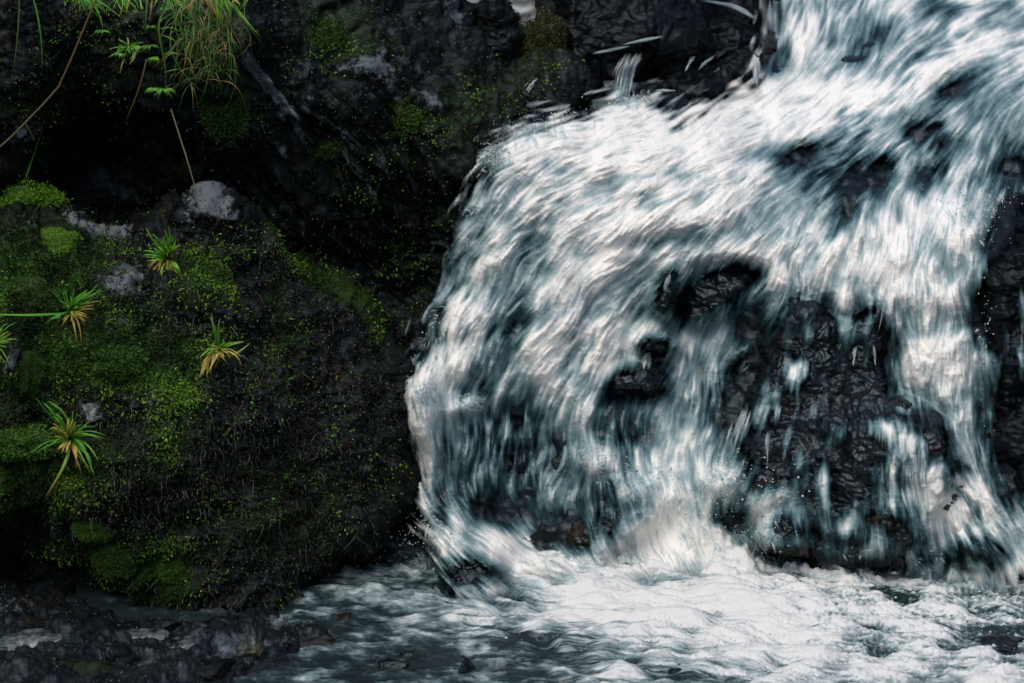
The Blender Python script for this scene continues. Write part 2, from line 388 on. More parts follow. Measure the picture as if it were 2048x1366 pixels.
# ================================================================== CLIFF + ROCKS
SURF = {}
def terrace(G, f, n, seed):
    t = fbm(G * f, 3, .55, seed=seed) * n; k = np.floor(t)
    return (k + sstep(.0, .4, t - k)) / n
def relief(name, label, poly, ctrl, mat, step=4.0, R=60, palef=None, depth=.35, disp=None, rag=6, mossf=None, pad=30, cat='rock', flat=0, parent=None):
    p = np.array(poly, float)
    xs = np.arange(p[:, 0].min() - pad, p[:, 0].max() + pad, step); ys = np.arange(p[:, 1].min() - pad, p[:, 1].max() + pad, step)
    qx, qy = np.meshgrid(xs, ys)
    sd = sdist(poly, qx, qy)
    p3 = np.stack([qx, qy, qx * 0], -1)
    sd = sd + rag * fbm(p3 / 26, 4, .6, seed=len(name) + 3)
    Y = rbf(ctrl, qx, qy) if len(ctrl) > 3 else np.full(qx.shape, ctrl[0][2])
    Y = blur(Y, 5)
    t = np.clip((sd + 4) / R, 0, 1)
    Y = Y + depth * (1 - np.sqrt(1 - (1 - t) ** 2 * .999))
    G = P(qx, qy, Y); n = normals(G)
    if disp is not None:
        G = G + n * disp(G, qx, qy)[..., None]; n = normals(G)
    keep = sd > -4
    ms = mossf(G, n, qx, qy) if mossf else qx * 0
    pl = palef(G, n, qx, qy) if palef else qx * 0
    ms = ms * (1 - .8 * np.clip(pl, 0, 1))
    F = gridfaces(*qx.shape, keep); u, F2 = compact(None, F)
    Vv = G.reshape(-1, 3)[u]; c = centre(Vv)
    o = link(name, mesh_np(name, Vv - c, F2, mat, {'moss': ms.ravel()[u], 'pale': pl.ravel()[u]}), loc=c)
    if label: tag(o, label, cat)
    SURF[o.name] = dict(name=name, G=G, n=n, x=qx, y=qy, keep=keep, moss=ms, xs=xs, ys=ys)
    return o

CLIFF = [(-700, -500), (870, -500), (900, -30), (950, 52), (985, 78), (1034, 92), (1078, 72), (1090, 0), (1090, -500), (1180, -500), (1175, -60), (1150, 20), (1165, 60), (1150, 120), (1220, 260), (1100, 330), (1000, 420), (960, 700), (900, 900), (880, 1160), (700, 1300), (-700, 1400)]
CLIFF_Y = [(-600, -400, .3), (-600, 500, .0), (-600, 1200, -.2), (0, 0, .15), (120, 60, .2), (330, 20, .02), (420, 60, .0), (420, 180, .12), (330, 200, .25), (250, 300, .8), (120, 330, .75), (250, 420, .85), (20, 200, .1), (30, 290, .15), (60, 380, .5), (420, 300, .45), (520, 150, .22), (600, 230, .30), (560, 340, .45), (480, 420, .75),
    (700, 130, .45), (720, 200, .40), (800, 250, .50), (700, 360, .5), (850, 120, .7), (900, 60, .95), (900, 200, .62), (950, 280, .58), (900, 340, .52), (840, 430, .66), (760, 480, .70), (900, 520, .66), (700, 560, .74), (820, 620, .66), (880, 640, .64), (860, 800, .5), (960, 20, 1.35), (1010, 90, 1.2), (1080, 150, .98), (1060, 230, .85), (1150, 250, .95), (1150, 100, 1.2), (600, -200, 1.0), (1000, -300, 2.0), (200, -300, .6), (600, 30, .4), (300, 700, .6), (300, 1200, .5), (700, 1000, .6), (1000, 600, .7)]
def cliff_disp(G, x, y):
    a = math.radians(52)
    uu = G[..., 0] * math.cos(a) - G[..., 2] * math.sin(a); vv = G[..., 0] * math.sin(a) + G[..., 2] * math.cos(a)
    wob = fbm(G * 1.7, 3, seed=31)
    s = vv * 11 + wob * 1.1 + 1.1 * fbm(np.stack([uu * 1.5, vv * 8, G[..., 1] * 3], -1), 3, seed=33)
    saw = s - np.floor(s)
    saw = np.where(saw < .82, saw / .82, (1 - saw) / .18)
    slab = sstep(420, 560, x) * sstep(1120, 960, x) * sstep(640, 420, y)
    r = .085 * (saw - .5) * slab * sstep(-.35, .5, fbm(G * np.array([4, 4, 4]), 3, seed=35))
    r = r + .07 * terrace(G * np.array([1, 1, 1.3]), 3.5, 6, 34) + .05 * ridged(G * 2.3, 5, seed=36) + .04 * ridged(G * 7, 4, .6, seed=37) + .020 * fbm(G * 26, 4, .65, seed=38)
    return r
CLIFF_MOSS = [(650, 60, 80, 50, 20, .7), (430, 90, 70, 90, 0, .6), (460, 230, 80, 90, 30, .65), (790, 240, 60, 45, 0, .9), (455, 390, 50, 30, 0, .95), (60, 230, 60, 60, 0, .4), (30, 200, 50, 30, 30, .5), (640, 470, 60, 40, 30, .35), (680, 300, 60, 60, 20, .35), (720, 380, 50, 30, 0, .45), (800, 470, 50, 40, 0, .4), (1080, 100, 60, 70, 0, .6), (1020, 190, 60, 50, 0, .5), (920, 240, 60, 70, 0, .6), (900, 380, 50, 60, 0, .45), (300, 60, 120, 80, 0, .4), (380, 300, 90, 60, 0, .35), (200, 160, 160, 120, 0, .25), (680, 110, 60, 30, 20, .5), (820, 560, 80, 80, 0, .3)]
def cliff_moss(G, n, x, y):
    return np.clip(blobs(CLIFF_MOSS, x, y) + .25 * fbm(G * 5, 4, seed=51) + .22, 0, 1) * sstep(-.3, .5, n[..., 2] + .35)
CLIFF_PALE_SHEEN = [(505, 130, 60, 9, 48, .8), (530, 165, 80, 8, 50, .9), (560, 205, 70, 11, 50, 1), (600, 235, 60, 8, 46, .7), (590, 262, 50, 8, 48, .8), (620, 300, 50, 9, 50, .5), (660, 230, 70, 8, 42, .55), (690, 275, 60, 8, 40, .5), (480, 120, 24, 6, 48, .7), (545, 25, 30, 6, 40, .6), (715, 145, 46, 15, 14, 1), (760, 178, 40, 9, 36, .7), (830, 195, 40, 10, 38, .8), (865, 215, 30, 8, 40, .6), (700, 320, 60, 7, 45, .5), (740, 350, 50, 7, 40, .55), (560, 300, 30, 9, 50, .6), (470, 280, 40, 14, 25, .6),  # pale rock bands, with the diagonal sheen of wet slabs painted into the colour
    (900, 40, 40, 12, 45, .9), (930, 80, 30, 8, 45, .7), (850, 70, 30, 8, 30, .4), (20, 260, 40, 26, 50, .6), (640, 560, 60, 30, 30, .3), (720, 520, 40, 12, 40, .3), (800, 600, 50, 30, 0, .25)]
def cliff_pale_sheen(G, n, x, y):
    return np.clip(blobs(CLIFF_PALE_SHEEN, x, y) * (.75 + .5 * fbm(G * 9, 3, seed=53)), 0, 1)
c = relief('cliff', 'tall dark mossy cliff with slanting rock layers behind the front boulder', CLIFF, CLIFF_Y, M_cliff, 3.4, 30, cliff_pale_sheen, .3, cliff_disp, 8, cliff_moss, cat='cliff')

BOULDER = [(-700, 430), (-200, 445), (0, 455), (60, 462), (150, 444), (230, 450), (290, 462), (340, 432), (385, 408), (412, 404), (455, 418), (520, 440), (590, 492), (650, 548), (700, 602), (750, 652), (793, 705), (810, 760), (812, 880), (815, 960), (795, 1010), (745, 1050), (700, 1090), (650, 1130), (620, 1190), (600, 1260), (560, 1330), (300, 1360), (-700, 1400)]
BOULDER_Y = [(-600, 500, -.1), (-600, 1200, -.4), (0, 460, -.05), (150, 452, .02), (290, 470, .10), (400, 412, .02), (520, 450, .1), (650, 560, .2), (740, 660, .22), (800, 740, .22), (800, 900, .12), (780, 1000, .06), (650, 1120, -.15), (600, 1200, -.28), (560, 1320, -.5), (0, 560, -.3), (200, 600, -.26), (240, 560, -.22), (400, 600, -.2), (550, 650, -.02), (650, 700, .05), (0, 800, -.5), (200, 850, -.46), (250, 760, -.45), (400, 850, -.4), (600, 900, -.12), (720, 900, .02), (200, 1000, -.5), (400, 1050, -.48), (600, 1080, -.2), (60, 1130, -.05), (40, 1260, .1), (150, 1200, -.1), (250, 1100, -.5), (340, 1120, -.52), (300, 1230, -.2), (430, 1200, -.4), (0, 980, -.5), (60, 680, -.38)]
def boulder_disp(G, x, y):
    q = G * np.array([1.0, 1.0, .55])
    run = .03 * ridged(np.stack([G[..., 0] * 9 + G[..., 2] * 2, G[..., 1] * 4, G[..., 2] * 2.2], -1), 4, seed=61) * sstep(380, 560, x) * sstep(520, 640, y)
    return .10 * terrace(G * np.array([1, 1, 1.2]), 3.2, 6, 65) + .07 * ridged(G * 2.4, 5, seed=62) + .045 * ridged(G * 8, 4, .6, seed=63) + .018 * fbm(G * 30, 4, .65, seed=64) + run
BOULDER_MOSS = [(90, 520, 110, 60, 0, .8), (130, 560, 90, 60, 0, .7), (30, 580, 70, 60, 0, .9), (410, 560, 60, 60, 20, .9), (240, 720, 70, 50, 0, 1), (210, 490, 60, 30, 30, .4), (300, 700, 60, 90, 0, .5), (350, 760, 60, 60, 0, .7), (100, 720, 110, 60, 0, .7), (60, 780, 60, 90, 0, .7), (60, 950, 130, 70, 0, .9), (200, 900, 60, 60, 0, .4), (330, 880, 60, 90, 0, .5), (560, 480, 60, 22, 40, .8), (640, 570, 70, 22, 48, .95), (720, 650, 60, 18, 46, .7), (550, 600, 22, 60, -5, .7), (560, 700, 40, 60, 20, .4), (500, 900, 120, 160, 0, .14), (580, 1050, 60, 160, -15, .22), (640, 1000, 30, 120, 0, .25), (250, 1130, 130, 70, 20, .6), (340, 1130, 50, 40, 0, .8), (170, 640, 120, 60, 0, .5), (480, 1080, 100, 60, 0, .25), (400, 690, 60, 40, 0, .5)]
def boulder_moss(G, n, x, y):
    return np.clip(blobs(BOULDER_MOSS, x, y) + .22 * fbm(G * 6, 4, seed=71) + .14, 0, 1)
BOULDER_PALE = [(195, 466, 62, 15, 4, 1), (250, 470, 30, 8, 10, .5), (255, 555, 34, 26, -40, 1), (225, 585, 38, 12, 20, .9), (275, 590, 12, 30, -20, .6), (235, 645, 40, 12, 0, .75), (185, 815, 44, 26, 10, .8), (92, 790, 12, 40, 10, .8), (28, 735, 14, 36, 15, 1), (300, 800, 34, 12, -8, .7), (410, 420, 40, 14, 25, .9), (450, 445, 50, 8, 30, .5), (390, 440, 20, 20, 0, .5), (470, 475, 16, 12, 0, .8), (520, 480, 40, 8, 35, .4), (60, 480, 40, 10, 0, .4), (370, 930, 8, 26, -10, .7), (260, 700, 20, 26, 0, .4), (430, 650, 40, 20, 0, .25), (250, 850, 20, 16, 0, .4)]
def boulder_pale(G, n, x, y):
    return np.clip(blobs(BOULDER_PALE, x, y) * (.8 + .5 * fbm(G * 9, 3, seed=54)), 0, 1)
b = relief('mossy_boulder', 'huge dark moss-covered boulder filling the front left beside the fall', BOULDER, BOULDER_Y, M_boulder, 3.0, 30, boulder_pale, .4, boulder_disp, 7, boulder_moss, cat='boulder')

def wetd(a=.05, bq=.02, s=5, seed=0):
    q = np.array([1, 1, 1.7])
    return lambda G, x, y: (a * 1.3 * terrace(G * np.array([1, 1, 1.5]), s * .8, 5, 70 + seed) + a * .6 * ridged(G * s * .6, 4, seed=80 + seed) + bq * 1.2 * fbm(G * q * s * 2.2, 4, .6, seed=90 + seed)
                            + .008 * terrace(G * q, 13, 5, 95 + seed) + .012 * vnoise(G * q * 11, 97 + seed) + .007 * fbm(G * q * 48, 3, .6, seed=96 + seed))
# dark overhanging rock at the head of the fall
relief('overhanging_rock', 'black dripping rock overhanging the head of the fall at the top', [(1120, -120), (1520, -120), (1530, 20), (1528, 90), (1516, 150), (1508, 185), (1470, 170), (1420, 205), (1360, 200), (1290, 205), (1230, 180), (1190, 205), (1130, 240), (1100, 215), (1140, 150), (1120, 60)],
       [(1150, -100, 1.5), (1500, -100, 1.9), (1150, 90, 1.1), (1300, 60, 1.15), (1400, 60, 1.3), (1500, 60, 1.45), (1250, 100, 1.05), (1360, 85, 1.12), (1300, 140, 1.35), (1420, 130, 1.4), (1200, 150, 1.25), (1180, 200, 1.0), (1400, 190, 1.1), (1480, 150, 1.3)], M_dark, 3.0, 34, None, .3, wetd(.06, .025, 5, 1), 6)
# wet rock standing out of the falling water
WR = [(1530, 700), (1555, 625), (1590, 600), (1640, 606), (1660, 640), (1690, 640), (1730, 618), (1770, 640), (1778, 720), (1790, 800), (1830, 815), (1890, 850), (1922, 910), (1925, 960), (1900, 1000), (1870, 1040), (1880, 1110), (1800, 1150), (1660, 1140), (1560, 1100), (1530, 1050), (1500, 960), (1495, 860)]
relief('wet_rock', 'broad black wet rock veiled by thin trickles standing right of centre in the waterfall', WR,
       [(1560, 640, .28), (1640, 620, .30), (1740, 640, .28), (1770, 740, .22), (1640, 740, .18), (1550, 760, .20), (1620, 790, .20), (1700, 790, .17), (1760, 815, .08), (1700, 860, -.06), (1800, 860, -.10), (1880, 880, -.06), (1620, 860, .10), (1530, 870, .14), (1560, 940, .04), (1650, 930, .02), (1800, 930, -.16), (1900, 950, -.1), (1750, 1000, -.1), (1620, 1030, -.04), (1850, 1040, -.12), (1700, 1110, -.12), (1560, 1060, -.02), (1850, 1120, -.16)], M_wet, 2.4, 40, None, .28, wetd(.04, .02, 6, 2), 7)
relief('dark_rock', 'tall black rock half hidden at the right edge of the waterfall', [(1965, 560), (1990, 520), (2060, 440), (2300, 420), (2300, 1080), (2080, 1010), (2040, 960), (1990, 900), (1975, 800), (1985, 700)],
       [(1990, 560, .2), (2060, 480, .25), (2250, 480, .4), (1990, 700, .16), (2050, 700, .08), (2250, 700, .2), (2000, 860, .05), (2060, 900, -.03), (2250, 1000, .0)], M_dark, 3.0, 40, None, .3, wetd(.06, .025, 5, 3), 8)
relief('spray_rock', 'dark rock with brown top in the splash at the centre foot of the fall', [(1120, 1090), (1150, 1055), (1190, 1045), (1200, 970), (1240, 958), (1290, 990), (1300, 1040), (1260, 1070), (1215, 1090), (1200, 1140), (1160, 1140)],
       [(1150, 1080, -.02), (1200, 1060, -.06), (1240, 980, .0), (1270, 1030, -.04), (1170, 1130, -.1), (1210, 1090, -.08)], M_brown, 2.2, 24, None, .15, wetd(.025, .015, 9, 4), 5)
relief('chute_rock', 'smooth dark rock hump ringed by white water at the foot of the chute', [(880, 1135), (915, 1108), (950, 1104), (985, 1120), (1004, 1140), (985, 1165), (930, 1185), (900, 1180)],
       [(900, 1140, -.25), (950, 1115, -.22), (990, 1140, -.25), (930, 1175, -.32)], M_wet, 1.8, 24, None, .12, wetd(.012, .006, 9, 5), 4)
relief('gap_rock', 'small black rock under the overhanging lip in mid waterfall', [(1370, 600), (1400, 560), (1450, 540), (1500, 538), (1508, 560), (1480, 590), (1440, 630), (1400, 660), (1370, 640)],
       [(1380, 620, .42), (1450, 560, .44), (1500, 550, .46), (1420, 640, .40)], M_wet, 2.4, 24, None, .15, wetd(.03, .02, 8, 6), 6)
relief('fin_rock', 'narrow black rock fin splitting the water left of the lip', [(1316, 620), (1328, 560), (1346, 530), (1356, 545), (1350, 590), (1336, 630)],
       [(1320, 610, .30), (1340, 545, .32), (1350, 560, .32), (1336, 620, .30)], M_wet, 2.0, 14, None, .1, wetd(.02, .01, 9, 7), 4)
for k, (nm_, lb, cx, cy, rx, ry, YY, mt) in enumerate([
    ('hole_rock', 'small black rock in a round hole of the waterfall', 1310, 692, 36, 22, .27, M_wet),
    ('hole_rock', 'broad black rock between water streaks left of the big wet rock', 1262, 772, 62, 38, .24, M_wet),
    ('foot_rock', 'rusty brown rock in white froth left under the wet rock', 1575, 1070, 62, 46, -.16, M_brown),
    ('foot_rock', 'brown weedy rock at the right foot of the big wet rock', 1790, 1065, 60, 70, -.24, M_brown),
    ('foot_rock', 'dark low rock at the right end of the foot rocks', 1960, 1105, 52, 34, -.22, M_wet),
    ('foot_rock', 'grey green rock in the froth beside the rusty rock', 1535, 1000, 42, 26, -.06, M_brown),
    ('knob_rock', 'pointed dark rock in front of pale water at the very top', 1000, 60, 40, 110, 1.05, M_cliff),
    ]):
    poly = []
    r0 = random.Random(k + 5)
    for j in range(14):
        a = j / 14 * 2 * math.pi; q = r0.uniform(.82, 1.12)
        if nm_ == 'knob_rock': q *= 1 - .0 * math.sin(a)
        poly.append((cx + rx * q * math.cos(a), cy + ry * q * math.sin(a)))
    if nm_ == 'knob_rock': poly = [(978, -6), (992, -10), (1008, 8), (1030, 35), (1046, 75), (1040, 130), (1000, 170), (960, 130), (962, 60), (968, 20)]
    relief(nm_, lb, poly, [(cx, cy, YY)], mt, 2.2, min(rx, ry) * .9, None, .16, wetd(.025, .014, 8, 10 + k), 4)

SH = [(-80, 1140), (120, 1150), (190, 1215), (250, 1240), (420, 1250), (560, 1228), (640, 1240), (668, 1285), (610, 1320), (510, 1340), (490, 1430), (-80, 1430)]
SHC = [(x_, y_, float(ground_y(np.array(float(x_)), np.array(float(y_)), h_ * .55))) for x_, y_, h_ in [(-80, 1150, .03), (80, 1160, .03), (60, 1230, .03), (0, 1300, .02), (140, 1280, .03),  (250, 1250, .10), (420, 1260, .10), (560, 1240, .07), (640, 1260, .03), (600, 1310, .0), (500, 1330, .03), (480, 1420, .02), (360, 1300, .12), (280, 1330, .06), (100, 1360, .05), (-60, 1400, .07), (250, 1420, .08), (400, 1380, .05)]]
relief('shore_rock', 'wet broken rock shelf with bluish glints along the shore under the boulder', SH, SHC, M_shore, 2.4, 60, None, .2, wetd(.05, .025, 6, 20), 26)

# loose stones: displaced closed lumps
def ico(sub=4):
    import bmesh
    bm = bmesh.new(); bmesh.ops.create_icosphere(bm, subdivisions=sub, radius=1)
    bm.verts.index_update()
    V = np.array([v.co[:] for v in bm.verts]); F = np.array([[v.index for v in f.verts] for f in bm.faces]); bm.free()
    return V, F
ICO5 = ico(5); ICO1 = ico(1); ICO2 = ico(2)
def stone(name, label, loc, size, mat, seed, cuts=12, rot=0, group=None, mossv=0.0):
    V, F = ICO5; V = V.copy(); r = np.random.default_rng(seed)
    for _ in range(cuts):
        n = r.normal(size=3); n /= np.linalg.norm(n); dd = r.uniform(.38, .8)
        s = V @ n - dd; V -= np.clip(s, 0, 9)[:, None] * n * .96
    V = V * (1 + .22 * fbm(V * 1.7 + seed, 4, seed=seed) + .10 * ridged(V * 4 + seed, 4, seed=seed + 1))[:, None]
    V = V * np.array(size); ca, sa = math.cos(rot), math.sin(rot)
    V = np.stack([V[:, 0] * ca - V[:, 2] * sa, V[:, 1], V[:, 0] * sa + V[:, 2] * ca], -1)
    o = link(name, mesh_np(name, V, F, mat, {'moss': np.full(len(V), mossv)}), loc=loc)
    if label: tag(o, label, 'stone', group)
    return o
def on_pool(px_, py_, z=0):
    y = float(ground_y(np.array(float(px_)), np.array(float(py_)), z)); return PT(px_, py_, y)
STONES = [
    (60, 1290, .17, .05, M_pale, 'long pale grey slab sloping in the dark hollow at bottom left', -12, .10),
    (360, 1305, .09, .09, M_pale, 'blue grey stone with a bright face at the bottom below the boulder', 70, .12),
    (285, 1280, .11, .06, M_pale, 'grey jagged stone left of the bright blue grey stone', 10, .10),
    (420, 1345, .13, .05, M_boulder, 'dark stone at the bottom edge under the bright stone', 5, .10),
    (180, 1345, .14, .06, M_boulder, 'mossy dark stone at the bottom left edge', 5, .12),
    (505, 1300, .08, .07, M_tan, 'buff grey stone against the foot of the boulder', 15, .08),
    (640, 1300, .13, .055, M_tan, 'tan slab with yellow patches half under water', -3, .14),
    (610, 1235, .08, .035, M_tan, 'small grey brown stone where the boulder meets the pool', 12, .06),
    (690, 1238, .06, .02, M_brown, 'flat brown stone in shallow water near the boulder', -5, .07),
    (785, 1330, .08, .03, M_wet, 'small black stone in the shallow front of the pool', 0, .08),
    (820, 1315, .05, .03, M_wet, 'black pebble just behind the small black stone', 0, .05),
    (725, 1185, .035, .022, M_wet, 'black wet stone poking from the grey water under the boulder', 30, .05),
    (935, 1345, .07, .035, M_wet, 'dark stone at the bottom edge in ripples', 50, .06),
    (1740, 1278, .085, .035, M_wet, 'dark green grey stone breaking the white foam on the right', 5, .10),
    (1795, 1192, .10, .028, M_brown, 'flat olive stone showing through foam under the wet rock', 8, .07),
    (2010, 1290, .11, .03, M_wet, 'dark stone in the foam at the right edge', 10, .10),
    (1360, 1345, .05, .03, M_wet, 'small dark stone at the bottom edge in the middle', 0, .05),
    (470, 1262, .09, .06, M_shore, 'jagged dark stone with blue glints above the bright blue grey stone', 40, .1),
    (330, 1262, .07, .05, M_shore, 'angular wet stone at the top of the shore shelf', -30, .08),
    (235, 1320, .10, .05, M_shore, 'tilted wet stone in the middle of the shore shelf', 25, .1),
    (560, 1335, .09, .04, M_shore, 'low wet stone at the front of the tan stones', -5, .1),
    (240, 562, 0, 0, None, '', 0, 0)]
for k, (sx_, sy_, rx, rz, mt, lb, rt, ry) in enumerate(STONES):
    if mt is None: continue
    stone('pool_stone', lb, on_pool(sx_, sy_, -.014 if sx_ > 520 else .035), (rx, ry, rz), mt, 300 + k, rot=math.radians(-rt), mossv=.5 if 'mossy' in lb else 0, group='stones in the shallow water')

def surf_at(name, px_, py_):
    s = SURF[name]
    j = int(np.clip(round((px_ - s['xs'][0]) / (s['xs'][1] - s['xs'][0])), 0, len(s['xs']) - 1)); i = int(np.clip(round((py_ - s['ys'][0]) / (s['ys'][1] - s['ys'][0])), 0, len(s['ys']) - 1))
    return s['G'][i, j], s['n'][i, j]
for k, (host, sx_, sy_, rx, rz, rt, lb) in enumerate([
    ('mossy_boulder', 252, 556, .06, .045, 40, 'pale blue grey stone beside the yellow leaved grass tuft'),
    ('mossy_boulder', 182, 812, .065, .045, 8, 'broad grey stone above the lowest grass tuft'),
    ('mossy_boulder', 26, 738, .024, .055, 20, 'whitish upright stone at the left edge of the boulder')]):
    p_, n_ = surf_at(host, sx_, sy_)
    stone('embedded_stone', lb, p_ + n_ * (-.022 if host != 'cliff' else -.002), (rx, .05, rz * (1 if host != 'cliff' else 1.8)), M_pale if host != 'cliff' else M_slate, 400 + k, rot=math.radians(-rt), group='stones set in the moss', mossv=.45)

# ================================================================== WATERFALL
sx = np.arange(740, 2240, 2.0); sy = np.arange(-140, 1236, 2.0)
px, py = np.meshgrid(sx, sy)
SKIRT = SHEET_Y + [(x_, y_, float(ground_y(np.array(float(x_)), np.array(float(y_)), .025))) for x_ in (1060, 1180, 1300, 1420, 1520) for y_ in (1128, 1160, 1195)] + [(x_, y_, float(ground_y(np.array(float(x_)), np.array(float(y_)), h_))) for x_, y_, h_ in ((900, 1110, .14), (900, 1190, .03), (980, 1120, .14), (980, 1200, .03))]
YS = blur(rbf(SKIRT, px, py), 9)
fx, fy = flow([(1980, 40, -1, .45), (1850, 90, -1, .5), (1720, 60, -.3, 1), (1600, 40, -.15, 1), (1560, 110, -.15, 1), (1640, 150, -.4, .7), (1600, 200, -1, .25), (1750, 200, -.9, .45), (1700, 330, -1, .45), (1500, 260, -1, .25), (1400, 330, -1, .45), (1300, 270, -1, .22), (1100, 280, -1, .16),
    (1020, 330, -.9, .5), (1150, 350, -1, .35), (980, 420, -.5, .85), (1100, 430, -.85, .6), (1200, 540, -.85, .62), (1350, 440, -.9, .55), (1450, 420, -.85, .6), (1550, 400, -.75, .7), (1650, 420, -.5, .85), (950, 600, -.42, .9), (850, 720, -.4, .9), (1000, 700, -.42, .9), (1100, 760, -.48, .88),
    (1150, 640, -.6, .8), (1300, 680, -.5, .85), (1300, 800, -.4, .9), (1480, 500, -.6, .8), (1420, 640, -.35, .93), (1600, 520, -.25, .97), (1750, 470, -.1, 1), (1850, 600, .05, 1), (1800, 780, .06, 1), (1900, 820, .15, 1), (1960, 950, .35, .95), (2030, 1020, .6, .8), (1850, 980, .08, 1), (1450, 760, -.3, .95),
    (1400, 900, -.12, 1), (1250, 880, -.2, 1), (1000, 950, -.05, 1), (1100, 1020, .0, 1), (840, 820, .05, 1), (845, 950, .05, 1), (880, 1050, .6, .7), (960, 1080, .85, .45), (1080, 1120, .9, .4), (1200, 920, .2, 1), (1290, 960, .6, .75), (1350, 1060, .2, 1), (1150, 960, -.5, .85), (1480, 960, -.4, .7), (1540, 930, -.1, 1),
    (2010, 130, -.9, .55), (2040, 300, -.45, .9), (1920, 330, -.5, .87), (1820, 290, -.7, .7), (1850, 430, -.1, 1), (1960, 420, -.1, 1), (2020, 700, .1, 1), (1250, 1150, .6, .5), (1350, 1150, .4, .6), (1450, 1150, .6, .5)], px, py, 110)
rot = .25 * fbm(np.stack([px / 55, py / 55, px * 0], -1), 3, .6, seed=14) * 2
fx, fy = fx * np.cos(rot) - fy * np.sin(rot), fx * np.sin(rot) + fy * np.cos(rot)
S1 = lic(gnoise(px.shape, 0, 5), fx, fy, 9); S2 = lic(gnoise(px.shape, 1, 6), fx, fy, 14); S3 = lic(gnoise(px.shape, 3, 7), fx, fy, 18); S4 = lic(gnoise(px.shape, 8, 8), fx, fy, 24)
CL = fbm(np.stack([px / 130, py / 130, px * 0 + 3], -1), 3, .6, seed=19)
CH = fbm(np.stack([px / 46, py / 46, px * 0 + 7], -1), 4, .6, seed=18)
